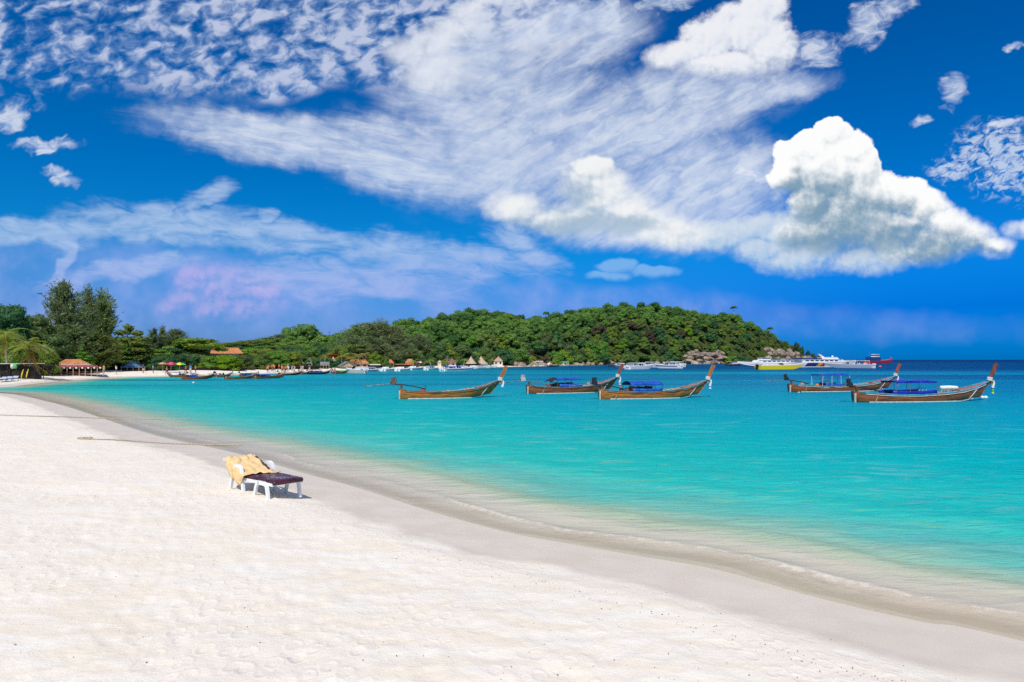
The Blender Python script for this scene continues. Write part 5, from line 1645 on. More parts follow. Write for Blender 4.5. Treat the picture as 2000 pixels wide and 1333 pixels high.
for s in (-1, 1):
    legbar([(-.83, -.06), (-.72, .30), (-.66, .48), (-.58, .545), (-.42, .555), (-.33, .52), (-.30, .44), (-.26, .20), (-.22, -.06)], .075, .055, s).build('arm', PLAST, r)
    legbar([(.22, -.06), (.31, .20), (.36, .28), (.46, .31)], .07, .05, s).build('leg', PLAST, r)
    legbar([(.40, .305), (.66, .305), (.74, .26), (.78, .10), (.80, -.06)], .08, .05, s).build('leg', PLAST, r)
    legbar([(-.5, .285), (-.1, .295), (.46, .305), (.93, .30)], .06, .05, s * .9).build('side_rail', PLAST, r)
q = MB()
for k in range(9): q.box((-.28 + .145 * k, 0, .292), (.10, LW - .02, .022))
o = q.build('seat_slats', PLAST, r); o['kind'] = 'stuff'
BA = R(21); bl = .80                     # raised back: hinge at x = -.30, rising to the head
q = MB()
for k in range(6):
    d = .04 + .145 * k
    q.box((0, 0, 0), (.11, LW - .02, .025), Matrix.Translation((-.30 - d * math.cos(BA), 0, .30 + d * math.sin(BA))) @ Matrix.Rotation(BA, 4, 'Y'))
o = q.build('back_slats', PLAST, r); o['kind'] = 'stuff'
q = MB(); q.box((0, 0, 0), (.09, LW + .06, .05), Matrix.Translation((-.30 - .86 * math.cos(BA), 0, .315 + .86 * math.sin(BA))) @ Matrix.Rotation(BA, 4, 'Y')); q.build('top_rail', PLAST, r)


def prof(s):
    """centre line of the mattress: s in metres from the foot end"""
    if s < 1.22: return (.98 - s, .335)
    d = s - 1.22
    k = min(1.0, d / .16)
    return (-.24 - d * math.cos(BA * k), .335 + d * math.sin(BA * k) * k)


q = MB(); rings = []
ss = [0, .015, .05, .10] + [.2 + .075 * i for i in range(14)] + [1.26, 1.32, 1.4, 1.55, 1.7, 1.85, 1.96, 2.0, 2.012]
for i, s_ in enumerate(ss):
    x, z = prof(s_)
    e = 0.6 if i in (0, len(ss) - 1) else (.85 if i in (1, len(ss) - 2) else 1.0)
    hw, ht = (LW / 2 + .015) * (1 - (1 - e) * .08), .045 * e
    puff = .012 * math.sin(s_ * 9)
    rings.append([(x, -hw * .97, z - ht), (x, -hw, z), (x, -hw * .97, z + ht), (x, -hw * .5, z + ht + puff + .01), (x, 0, z + ht + .006 + puff), (x, hw * .5, z + ht + puff + .01), (x, hw * .97, z + ht), (x, hw, z), (x, hw * .97, z - ht), (x, 0, z - ht)])
q.loft(rings, close=True, cap=True)
mt = q.build('mattress', PLUM, r, True)
# sand sticking to the mattress
sandm = M('stuck_sand', (.66, .62, .60), .9, .15, 30)
q = MB(); rg = random.Random(3)
for k in range(110):
    s_ = rg.gauss(.38, .20); y = rg.gauss(.02, .15)
    if not .05 < s_ < 1.1 or abs(y) > .29: continue
    x, z = prof(s_); c = rg.uniform(.004, .013)
    q.lathe([(c, 0), (c * .6, c * .25), (.001, c * .3)], 6, (x, y, z + .052 + .012 * math.sin(s_ * 9)))
o = q.build('sand_grains', sandm, mt); o['kind'] = 'stuff'
# towel thrown over the back
TOW = M('apricot_towel', (.76, .54, .28), .95, .10, 14, .010, dark=(.68, .45, .20))
rg = random.Random(8)
nu, nv = 34, 26
V_, F_ = [], []
for i in range(nu):
    for j in range(nv):
        a, b_ = i / (nu - 1), j / (nv - 1)
        s_ = 2.03 - a * (.98 + .26 * b_ ** 2)              # from over the head end towards the foot
        y0 = float(np.interp(a, [0, .12, .4, .7, 1], [-.33, -.42, -.66, -.60, -.34]))
        y1 = float(np.interp(a, [0, .25, .5, .75, 1], [.23, .24, .25, .26, .25]))
        y = y0 + b_ * (y1 - y0) + .02 * math.sin(a * 13) * b_
        x, z = prof(min(s_, 2.0))
        z += .062
        if s_ > 2.0: z -= (s_ - 2.0) * .7; x -= (s_ - 2.0) * .5
        if y < -LW / 2:                                              # the side that hangs down
            d = -LW / 2 - y
            z -= d * (1.05 + .2 * math.sin(a * 9)); y = -LW / 2 - .075 - .02 * math.sin(a * 15)
        wr = .017 * math.sin(a * 17 + b_ * 9) + .013 * math.sin(b_ * 23 - a * 8) + .02 * mnoise.noise(Vector((a * 6, b_ * 5, 1)))
        V_.append((x + .4 * wr, y + .3 * wr, z + max(wr, -.008) + .012))
for i in range(nu - 1):
    for j in range(nv - 1): F_.append((i * nv + j, i * nv + j + 1, (i + 1) * nv + j + 1, (i + 1) * nv + j))
me_ = np_mesh('beach_towel', np.array(V_), np.array(F_), True)
tw = link('beach_towel', me_, TOW, None, r.location, (0, 0, lax))
sol = tw.modifiers.new('thick', 'SOLIDIFY'); sol.thickness = .012
tag(tw, 'crumpled apricot yellow towel thrown over the lounger back', 'towel')

# ------------------------------------------------------------------ mooring ropes on the sand
for lab, pts in (('upper thin mooring rope running from the dry sand into the water', [(-40, 811), (60, 814), (160, 817), (240, 819.5), (320, 820.5), (372, 820.5)]),
                 ('lower mooring rope with a knotted end lying across the wet sand', [(166, 858.5), (190, 860), (230, 861.5), (280, 865), (330, 868), (380, 870), (430, 871), (472, 871)])):
    P_ = []
    for u, v in pts:
        p = hit(u, v); P_.append((p.x, p.y, p.z + .03))
    q = MB(); cr = catmull(P_, 6); q.tube([tuple(c) for c in cr], .022, 6)
    r = empty('mooring_rope', (0, 0, 0), 0, lab, 'rope')
    q.build('rope', ROPE, r)
    if len(pts) == 8:
        q = MB()
        for k in range(4): q.tube([(P_[0][0] + .15 * math.cos(a + k) * (1 + .2 * k), P_[0][1] + .16 * math.sin(a + k), P_[0][2] + .004 * k) for a in [j * .7 for j in range(9)]], .028, 5)
        q.build('knot', ROPE, r)
# beach litter: bits of shell, coral and leaf
rg = random.Random(31)
bits = M('shell_and_leaf_bits', (.30, .22, .15), .9, .5, 3.0, rnd=.3)
q = MB()
for k in range(560):
    if k < 300: u, v = rg.uniform(0, 1990), rg.uniform(880, 1330)
    else:                                      # drift line along the edge of the dry sand
        u = rg.uniform(620, 2000); v = float(np.interp(u, [620, 800, 1000, 1400, 1700, 2000], [950, 1030, 1100, 1200, 1285, 1345])) + rg.gauss(0, 10)
    if v > 1345: continue
    Y = (CAM_Z - .45) * F_PX / (v - HOR); X = (u - 1000) / F_PX * Y
    z = gz(X, Y)
    if z < .10: continue
    s = rg.uniform(.003, .009)
    q.box((0, 0, 0), (s * 2, s, s * .8), Matrix.Translation((X, Y, z + s * .3)) @ Matrix.Rotation(rg.uniform(0, 6), 4, 'Z') @ Matrix.Rotation(rg.uniform(-.5, .5), 4, 'X'), .6)
o = q.build('beach_debris', bits); tag(o, 'specks of shell and dry leaf scattered over the sand', 'debris', kind='stuff')

# ------------------------------------------------------------------ huts and roofs along the beach
TILE = M('orange_roof_tiles', (.50, .20, .075), .75, .25, 2.0, .03, dark=(.36, .13, .05))
TILER = M('red_orange_roof_tiles', (.58, .15, .050), .7, .2, 2.0, .03)
TILEB = M('brown_roof_tiles', (.20, .105, .085), .8, .25, 2.0, .03)
TILEG = M('grey_roof_sheets', (.17, .18, .20), .7, .25, 2.0, .02)
THATCH = M('pale_thatch', (.52, .39, .26), .95, .25, 3.0, .06, stretch=(6, 6, 1), dark=(.36, .26, .17))
TILEBLUE = M('dark_blue_roof', (.020, .060, .190), .6, .3, 2.0, .02)
MAROON = M('maroon_fascia', (.30, .07, .07), .7, .3, 2.0)
DARKW = M('dark_timber_and_shade', (.026, .021, .019), .9, .4, 2.0)  # dark wood; also blackened to paint in the shade of open interiors
TANW = M('tan_plaster', (.46, .36, .25), .9, .15, 1.0)
CREAM = M('cream_plaster', (.66, .60, .48), .9, .12, 1.0)
BAMBOO = M('bamboo_pole', (.50, .36, .16), .7, .2, 6.0)
REDRF = M('red_gable_roof', (.34, .060, .050), .7, .25, 2.0, .02)
LAMPW = M('white_globe', (.80, .78, .72), .5, .05, 3)


def hut(name, label, u0, u1, ve, vt, off, roof, roofm, wallm=None, depth=.7, posts=0, over=.35, ridge=.4, cat='hut', group=None, turn=0.0, windows=0, door=False, fascia=None, base=None):
    uc = (u0 + u1) / 2
    Y = shoreY(uc) + off; m = Y / F_PX
    X = (uc - 1000) * m
    w = (u1 - u0) * m
    zb = gz(X, Y) - .05
    if base is not None: zb = CAM_Z - (base - HOR) * m
    ze, zt = CAM_Z - (ve - HOR) * m - zb, CAM_Z - (vt - HOR) * m - zb
    ze = max(ze, .5)
    d = w * depth
    r = empty(name, (X, Y + d / 2, zb), -math.atan2(X, Y) + turn, label, cat, group)
    hw, hd = w / 2, d / 2
    q = MB()
    th = .10
    if roof == 'hip':
        a = [(-hw, -hd, ze), (hw, -hd, ze), (hw, hd, ze), (-hw, hd, ze)]
        rl = hw * ridge
        q.add(a + [(-rl, 0, zt), (rl, 0, zt)], [(0, 1, 5, 4), (2, 3, 4, 5), (1, 2, 5), (3, 0, 4), (3, 2, 1, 0)])
    elif roof == 'gable':           # ridge across the view
        q.add([(-hw, -hd, ze), (hw, -hd, ze), (hw, 0, zt), (-hw, 0, zt), (hw, hd, ze), (-hw, hd, ze)], [(0, 1, 2, 3), (2, 4, 5, 3), (1, 4, 2), (5, 0, 3), (0, 5, 4, 1)])
    elif roof == 'front':           # gable towards the water, deep eaves
        for s in (-1, 1):
            q.add([(s * hw, -hd, ze), (0, -hd * 1.05, zt), (0, hd, zt), (s * hw, hd, ze), (s * hw, -hd, ze - th), (0, -hd * 1.05, zt - th), (0, hd, zt - th), (s * hw, hd, ze - th)],
                  [(0, 1, 2, 3), (7, 6, 5, 4), (0, 4, 5, 1), (3, 2, 6, 7), (0, 3, 7, 4)])
    elif roof == 'cone':
        n = 14
        ring = [[(hw * k * math.cos(a) * (1 + .03 * math.sin(a * 7)), hw * k * math.sin(a) * (1 + .03 * math.sin(a * 7)), ze + (zt - ze) * z) for a in [2 * math.pi * i / n for i in range(n)]] for k, z in ((1.0, 0), (.74, .22), (.48, .47), (.22, .76), (.03, 1))]
        q.loft(ring, close=True, cap=True)
    elif roof == 'flat':
        q.box((0, 0, (ze + zt) / 2), (w, d, max(zt - ze, .08)))
    q.build('roof', roofm, r)
    if roof == 'front':
        q = MB(); q.add([(-hw * .82, -hd * .86, ze * .98), (hw * .82, -hd * .86, ze * .98), (0, -hd * .86, zt - th * 2), (-hw * .82, -hd * .80, ze * .98), (hw * .82, -hd * .80, ze * .98), (0, -hd * .80, zt - th * 2)], [(0, 1, 2), (5, 4, 3), (0, 3, 4, 1), (1, 4, 5, 2), (2, 5, 3, 0)]); q.build('gable', fascia or wallm or DARKW, r)
    wl = None
    if wallm:
        q = MB(); q.box((0, d * .06, ze / 2 - .02), (w - 2 * over, d - 2 * over, ze)); wl = q.build('wall', wallm, r)
        fy = d * .06 - (d - 2 * over) / 2
        for k in range(windows):
            x = -hw + over + (w - 2 * over) * (k + .5) / windows
            q = MB(); q.box((x, fy - .015, ze * .55), (min(.8, w / windows * .5), .06, ze * .36)); q.build('window', GLASSD, r)
        if door:
            q = MB(); q.box((w * .18, fy - .015, ze * .38), (.75, .07, ze * .76)); q.build('door', DARKW, r)
    for k in range(posts):
        x = -hw + over * .5 + (w - over) * k / max(posts - 1, 1)
        q = MB(); q.tube([(x, -hd + over * .4, -.1), (x, -hd + over * .4, ze + .02)], .06 + .01 * (w > 6), 6); q.build('post', BAMBOO if roof != 'flat' else DARKW, r)
    if posts:
        q = MB(); q.box((0, -hd + over * .4, ze - .12), (w - .1, .08, .14)); q.build('beam', fascia or (BAMBOO if roof != 'flat' else DARKW), r)
    return r


# pavilion with the orange hip roof
pv = hut('beach_pavilion', 'open sided pavilion with orange hip roof and string of white globe lamps', 98, 157, 712.5, 702, 15, 'hip', TILE, None, .8, 0, ridge=.42, cat='pavilion')
m = (shoreY(127) + 15) / F_PX
zb = pv.location.z
def pz(v): return CAM_Z - (v - HOR) * m - zb
q = MB(); a_, b_ = 30 * m, 50 * m
q.loft([[(-a_, -a_ * .8, pz(713.5)), (a_, -a_ * .8, pz(713.5)), (a_, a_ * .8, pz(713.5)), (-a_, a_ * .8, pz(713.5))], [(-b_, -b_ * .75, pz(718)), (b_, -b_ * .75, pz(718)), (b_, b_ * .75, pz(718)), (-b_, b_ * .75, pz(718))]], close=True); q.build('skirt_roof', MAROON, pv)
q = MB(); q.box((0, -a_ * .78, pz(713.2)), (2 * a_, .10, .16)); q.build('white_fascia', OFFW, pv)
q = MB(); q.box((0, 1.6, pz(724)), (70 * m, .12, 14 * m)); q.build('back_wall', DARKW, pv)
for k in range(11):
    x = -b_ + 2 * b_ * k / 10
    q = MB(); q.tube([(x, -b_ * .72, -.1), (x, -b_ * .72, pz(717.5))], .07, 6); q.build('post', BAMBOO, pv)
for k in range(10):
    x = -b_ + 2 * b_ * (k + .5) / 10
    q = MB(); q.lathe([(.02, -.16), (.14, -.1), (.17, 0), (.14, .1), (.02, .16)], 8, (x, -b_ * .74, pz(719.3))); q.build('globe_lamp', LAMPW, pv, True)
for k in range(5):
    x = -b_ * .8 + 1.6 * b_ * k / 4
    q = MB(); q.box((x, -b_ * .55, .62), (.8, .7, .05)); q.tube([(x, -b_ * .55, 0), (x, -b_ * .55, .6)], .05, 6); q.build('table', BAMBOO, pv)
q = MB(); q.box((0, -b_ * .70, .28), (2 * b_ * .9, .06, .08)); q.box((0, -b_ * .70, .55), (2 * b_ * .9, .06, .06)); q.build('railing', MAROON, pv)
hut('beach_hut', 'dark hut with deep blue roof below the tiered almond tree', 228, 272, 716.5, 704, 15, 'front', TILEBLUE, DARKW, .8, 5, fascia=M('pale_blue_gable', (.10, .22, .36), .7), door=True)
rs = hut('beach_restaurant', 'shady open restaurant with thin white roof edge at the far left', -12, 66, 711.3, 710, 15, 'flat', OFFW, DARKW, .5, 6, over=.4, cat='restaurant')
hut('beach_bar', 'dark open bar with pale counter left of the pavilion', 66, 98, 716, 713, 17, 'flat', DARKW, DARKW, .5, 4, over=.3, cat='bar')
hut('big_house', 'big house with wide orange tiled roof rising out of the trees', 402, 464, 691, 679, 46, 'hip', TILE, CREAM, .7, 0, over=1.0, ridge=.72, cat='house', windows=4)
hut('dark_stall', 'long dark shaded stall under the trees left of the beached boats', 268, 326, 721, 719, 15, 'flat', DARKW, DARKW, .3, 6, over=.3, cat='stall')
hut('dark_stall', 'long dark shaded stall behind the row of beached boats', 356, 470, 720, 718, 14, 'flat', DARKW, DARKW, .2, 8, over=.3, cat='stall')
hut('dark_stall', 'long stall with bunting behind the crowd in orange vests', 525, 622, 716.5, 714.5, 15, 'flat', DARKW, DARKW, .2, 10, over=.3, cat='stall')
hut('small_hut', 'small hut with low brown tiled roof behind the crowd', 502, 526, 711, 705, 17, 'hip', TILE, DARKW, .8, 4, over=.3)
hut('thatch_hut', 'little thatched roof peeping out between bushes above the crowd', 580, 594, 711, 704, 19, 'cone', THATCH, DARKW, .8)
hut('small_hut', 'little thatched hut left of the round green tree', 643, 656, 706, 697, 22, 'cone', THATCH, None, .8)
hut('grey_hut', 'low hut with flat grey roof at the left of the orange roofs', 624, 642, 713, 707, 14, 'gable', TILEG, DARKW, .6, 4, over=.3)
hut('grey_hut', 'hut with steep grey gable roof facing the water', 658, 690, 716, 706, 11, 'front', TILEG, TANW, .7, 2, over=.5, turn=.3)
hut('orange_house', 'house with orange roof and dark open gable beside the round green tree', 676, 718, 710.5, 702.5, 17, 'hip', TILE, TANW, .6, 0, over=.4, ridge=.6, cat='house', windows=3)
hut('terrace', 'restaurant terrace with white awning under the round green tree', 712, 742, 713.5, 711.5, 12, 'flat', OFFW, DARKW, .4, 5, over=.3, cat='terrace')
hut('orange_house', 'small orange gable roof high behind the round green tree', 744, 754, 699.5, 694, 34, 'gable', TILER, CREAM, .7, 0, over=.2, cat='house')
hut('orange_house', 'red orange hipped roof right of the round green tree', 752, 768, 709, 702.5, 15, 'hip', TILER, DARKW, .8, 3, over=.3, cat='house')
hut('tan_hut', 'hut with pale orange roof left of the lone big casuarina', 790, 808, 708.5, 701.5, 15, 'hip', TILE, CREAM, .8, 3, over=.3)
hut('shop', 'low beach shop with long flat roof edge right of the red orange roof', 770, 806, 712.5, 711.2, 12, 'flat', TILE, DARKW, .4, 5, over=.3, cat='shop')
hut('brown_house', 'house with long brown tiled roof half hidden by trees at the hill foot', 838, 876, 703, 691, 22, 'hip', TILEB, CREAM, .7, 0, over=.5, ridge=.5, cat='house', windows=3)
hut('brown_house', 'smaller brown hipped roof to the right below the long one', 866, 892, 709, 700.5, 15, 'hip', TILEB, CREAM, .8, 0, over=.4, ridge=.3, cat='house', windows=2)
hut('small_hut', 'tiny orange gabled kiosk in front of the long brown roof', 853, 863, 708, 703, 14, 'front', TILE, CREAM, .8, 0, over=.3, cat='kiosk')
hut('thatch_hut', 'left one of two steep pale thatched cones on the beach', 908, 931, 711, 696.5, 14, 'cone', THATCH, DARKW, .8, over=1.2)
hut('thatch_hut', 'right and wider one of two steep pale thatched cones on the beach', 925, 953, 711.5, 696.5, 15, 'cone', THATCH, DARKW, .8, over=1.5)
hut('gable_house', 'little house with steep red gable and cream walls near the hill foot', 962, 984, 705.5, 694.5, 15, 'front', REDRF, CREAM, .7, 0, over=.5, cat='house', fascia=THATCH, windows=2)
hut('gazebo', 'white framed open gazebo on the small beach under the hill', 1046, 1061, 707, 705.5, 8, 'flat', OFFW, None, .6, 4, over=.3, cat='gazebo')
hut('green_stall', 'stall with green sheet roof on the small beach under the hill', 1088, 1112, 708.5, 706, 8, 'gable', GREEN, CREAM, .5, 4, over=.3, cat='stall', door=True)
# radio mast behind the belt
Y = shoreY(643) + 70; X = (643 - 1000) / F_PX * Y; z = gz(X, Y); h = CAM_Z + (HOR - 648) / F_PX * Y - z
r = empty('radio_mast', (X, Y, z), 0, 'thin grey lattice mast rising behind the tree belt', 'mast')
q = MB(); q.tube([(0, 0, 0), (0, 0, h)], [.16, .10], 6); q.build('pole', STEEL, r)
for k in range(4):
    q = MB(); q.box((0, 0, h * (.62 + .12 * k)), (.7, .10, .14)); q.build('bracket', STEEL, r)


# ------------------------------------------------------------------ things on the sand
def spot(u, off):
    Y = shoreY(u) + off; X = (u - 1000) / F_PX * Y
    return X, Y, gz(X, Y)


def parasol(u, off, h, rad, mats, label):
    x, y, z = spot(u, off)
    r = empty('parasol', (x, y, z), random.uniform(0, 1), label, 'parasol', 'parasols along the beach')
    MB().tube([(0, 0, -.2), (0, 0, h)], .03, 6).build('pole', OFFW, r)
    n = 8
    for k in range(n):
        a0, a1 = 2 * math.pi * k / n, 2 * math.pi * (k + 1) / n
        q = MB()
        P_ = [(0, 0, h), (rad * .55 * math.cos(a0), rad * .55 * math.sin(a0), h - rad * .14), (rad * .55 * math.cos(a1), rad * .55 * math.sin(a1), h - rad * .14), (rad * math.cos(a0), rad * math.sin(a0), h - rad * .42), (rad * math.cos(a1), rad * math.sin(a1), h - rad * .42)]
        q.add(P_ + [(p[0], p[1], p[2] - .03) for p in P_], [(0, 1, 2), (1, 3, 4, 2), (7, 6, 5), (7, 9, 8, 6), (3, 8, 9, 4)]); q.build('panel', mats[k % len(mats)], r)


parasol(334, 8, 2.1, 1.15, (PINK, REDP), 'pink and red parasol by the beached boats')
parasol(351, 8, 2.0, 1.2, (GREENR, YELL), 'green and yellow striped parasol by the beached boats')
parasol(318, 9, 2.0, .9, (ORANGE, TANW), 'faded orange parasol left of the pink one')
parasol(57, 12, 2.3, .95, (YELL,), 'plain yellow parasol under the palm at the left')
parasol(70, 13, 2.3, .8, (TANW, ORANGE), 'small tan parasol right of the plain yellow one')
parasol(604, 5, 2.2, .7, (TEALB, BLUE), 'turquoise parasol between the crowd and the dark boat')
parasol(820, 8, 2.2, 1.1, (PINK, CLOTHW), 'pink and white parasol on the middle beach')
for u, off, lab in ((39, 9, 'left one of two yellow feather banners on the left sand'), (49, 10, 'right one of two yellow feather banners on the left sand')):
    x, y, z = spot(u, off)
    r = empty('feather_banner', (x, y, z), .3, lab, 'banner', 'yellow feather banners')
    MB().tube([(0, 0, -.1), (.12, 0, .5), (.30, 0, 1.1), (.52, 0, 1.55)], [.02, .018, .014, .01], 5).build('pole', BLACK, r)
    q = MB(); q.loft([[(.10 + .30 * t * t - .02, -.008, .25 + 1.25 * t), (.10 + .30 * t * t + .13 * math.sin(math.pi * min(1, .12 + .85 * t)) ** .8, -.008, .30 + 1.2 * t), (.10 + .30 * t * t + .13 * math.sin(math.pi * min(1, .12 + .85 * t)) ** .8, .008, .30 + 1.2 * t), (.10 + .30 * t * t - .02, .008, .25 + 1.25 * t)] for t in [i / 8 for i in range(9)]], close=True, cap=True); q.build('sail', YELL, r)
for i, (u, lab) in enumerate(((2, 'sunbed with pale raised back cut by the left edge of the view'), (13, 'middle sunbed with pale raised back in the row at the far left'), (25, 'sunbed with pale raised back nearest the yellow banners'))):
    x, y, z = spot(u, 9)
    r = empty('sunbed', (x, y, z), .2, lab, 'sunbed', 'sunbeds at the far left')
    MB().box((0, 0, .30), (.6, 1.9, .08)).build('mattress', NAVY, r)
    MB().box((0, .75, .46), (.6, .5, .08), Matrix.Translation((0, .7, .46)) @ Matrix.Rotation(.5, 4, 'X') @ Matrix.Translation((0, -.7, -.46))).build('backrest', GREYH, r)
    for sx2 in (-1, 1):
        for sy2 in (-1, 1): MB().box((sx2 * .26, sy2 * .8, .12), (.06, .06, .30)).build('leg', WHITE, r)
for i, (u, m_, lab) in enumerate(((30, GREENR, 'round green lantern hanging under the restaurant roof'), (24, OFFW, 'tall white lantern hanging under the restaurant roof'), (52, GREENR, 'green lantern hanging right of the palm trunk'), (60, ORANGE, 'orange lantern hanging by the tan parasol'))):
    Y = shoreY(u) + 13; X = (u - 1000) / F_PX * Y
    z = CAM_Z - (715.5 - HOR) * Y / F_PX
    r = empty('lantern', (X, Y, z), 0, lab, 'lantern')
    MB().lathe([(.05, -.35), (.18, -.28), (.22, 0), (.18, .28), (.05, .35)], 10).build('shade', m_, r, True)
    MB().tube([(0, 0, .33), (0, 0, .62)], .012, 4).build('cord', BLACK, r)


# people: one continuous skinned body per pose, clothing over it
SKIN = M('skin', (.42, .24, .16), .6, .12, 5, rnd=.25)


def body(pose):
    J = {'pel': (0, 0, .92), 'chest': (0, .02, 1.32), 'neck': (0, .0, 1.48), 'head': (0, -.03, 1.62), 'top': (0, -.02, 1.72)}
    if pose == 0: L_ = [(.10, 0, .88), (.11, -.02, .48), (.11, .02, .06), (.11, -.13, .03)]; R_ = [(-.10, 0, .88), (-.11, .02, .48), (-.12, .08, .06), (-.12, -.06, .03)]; A = [(.19, 0, 1.40), (.27, .05, 1.12), (.24, -.08, .88)]; B = [(-.19, 0, 1.40), (-.27, .05, 1.12), (-.25, -.05, .88)]
    if pose == 1: L_ = [(.10, 0, .88), (.11, -.22, .50), (.11, -.20, .06), (.11, -.34, .04)]; R_ = [(-.10, 0, .88), (-.11, .10, .48), (-.12, .34, .12), (-.12, .26, .03)]; A = [(.19, 0, 1.40), (.27, .16, 1.15), (.24, .10, .90)]; B = [(-.19, 0, 1.40), (-.27, -.12, 1.15), (-.25, -.30, 1.0)]
    if pose == 2: L_ = [(.10, 0, .88), (.14, -.03, .48), (.15, .02, .06), (.15, -.12, .03)]; R_ = [(-.10, 0, .88), (-.14, .0, .48), (-.16, .03, .06), (-.17, -.10, .03)]; A = [(.19, 0, 1.40), (.33, -.02, 1.16), (.20, -.16, 1.00)]; B = [(-.19, 0, 1.40), (-.40, -.05, 1.50), (-.34, -.10, 1.74)]
    vs, es, rad = [], [], []
    def add(p, r, par=None):
        vs.append(p); rad.append(r)
        if par is not None: es.append((par, len(vs) - 1))
        return len(vs) - 1
    p = add(J['pel'], .145); c = add(J['chest'], .165, p); n = add(J['neck'], .06, c); h = add(J['head'], .105, n); add(J['top'], .07, h)
    for leg in (L_, R_):
        a = p
        for q_, r_ in zip(leg, (.10, .07, .042, .035)): a = add(q_, r_, a)
    for arm in (A, B):
        a = c
        for q_, r_ in zip(arm, (.062, .045, .035)): a = add(q_, r_, a)
    me = bpy.data.meshes.new('body'); me.from_pydata(vs, es, [])
    ob = bpy.data.objects.new('tmp_body', me); COL.objects.link(ob)
    ob.modifiers.new('s', 'SKIN'); sb = ob.modifiers.new('u', 'SUBSURF'); sb.levels = sb.render_levels = 1
    if not me.skin_vertices: me.attributes.new('skin', 'FLOAT', 'POINT')
    for i, sv in enumerate(me.skin_vertices[0].data if me.skin_vertices else []):
        sv.radius = (rad[i], rad[i] * (.75 if i in (0, 1) else 1)); sv.use_root = i == 0
    dg = bpy.context.evaluated_depsgraph_get()
    out = bpy.data.meshes.new_from_object(ob.evaluated_get(dg))
    bpy.data.objects.remove(ob)
    out.name = 'body'; out.polygons.foreach_set('use_smooth', [True] * len(out.polygons))
    out.materials.clear(); out.materials.append(SKIN)
    return out, L_, R_


def skin_body(pose):
    bm = bmesh.new()
    bm.free()
    return body(pose)


BODIES = []
for p_ in range(3):
    try: BODIES.append(body(p_))
    except Exception as ex:
        print('body failed', ex)
HAIR = [M('black_hair', (.015, .012, .010), .6, .2, 6), M('brown_hair', (.12, .06, .03), .6, .2, 6)]
SHIRTS = {'orange vest': M('orange_vest', (.78, .22, .04), .7), 'pink shirt': M('pink_shirt', (.72, .20, .24), .8), 'white shirt': M('white_shirt', (.78, .77, .75), .8), 'blue shirt': M('blue_shirt', (.05, .22, .52), .8),
          'yellow shirt': M('yellow_shirt', (.75, .50, .05), .8), 'black shirt': M('black_shirt', (.03, .03, .04), .8), 'no shirt': None, 'red shirt': M('red_shirt', (.58, .06, .05), .8)}
SHORTS = {'dark shorts': M('dark_shorts', (.03, .04, .08), .8), 'red shorts': M('red_shorts', (.5, .05, .05), .8), 'pale shorts': M('pale_shorts', (.55, .50, .40), .8)}


def ringtube(b, c, rx, ry, zs):
    b.loft([[(c[0] + rx * k * math.cos(a), c[1] + ry * k * math.sin(a), z) for a in [2 * math.pi * i / 12 for i in range(12)]] for z, k in zs], close=True)
    return b


CLO = {}


def person(u, v, shirt, shorts, pose, rz, label, group=None, hair=0):
    P_ = hit(u, v, 40) if v else None
    z = P_.z
    if z < .03: z = -.35
    r = empty('person', (P_.x, P_.y, z), rz, label, 'person', group, .96)
    me_, L_, R_ = BODIES[pose]
    link('body', me_, None, r)
    def get(key, mk, mat):
        if key not in CLO: CLO[key] = mk(); CLO[key].materials.append(mat)
        return CLO[key]
    if SHIRTS[shirt]: link('shirt', get(('s', shirt), lambda: ringtube(MB(), (0, .01, 0), .185, .145, ((.93, 1.0), (1.1, .95), (1.3, 1.1), (1.42, 1.0), (1.47, .5))).mesh('shirt', True), SHIRTS[shirt]), None, r)
    def shm():
        b = MB(); ringtube(b, (0, 0, 0), .175, .14, ((.80, 1.02), (.98, 1.0)))
        for leg in (L_, R_): ringtube(b, (leg[0][0] * .5 + leg[1][0] * .5, leg[0][1] * .5 + leg[1][1] * .5, 0), .105, .115, ((.60, 1.0), (.88, 1.0)))
        return b.mesh('shorts', True)
    link('shorts', get(('h', shorts, pose), shm, SHORTS[shorts]), None, r)
    link('hair', get(('hair', hair), lambda: MB().lathe([(.02, 1.76), (.085, 1.73), (.118, 1.66), (.112, 1.58), (.09, 1.55)][::-1], 10, (0, .005, 0)).mesh('hair', True), HAIR[hair]), None, r)
    return r


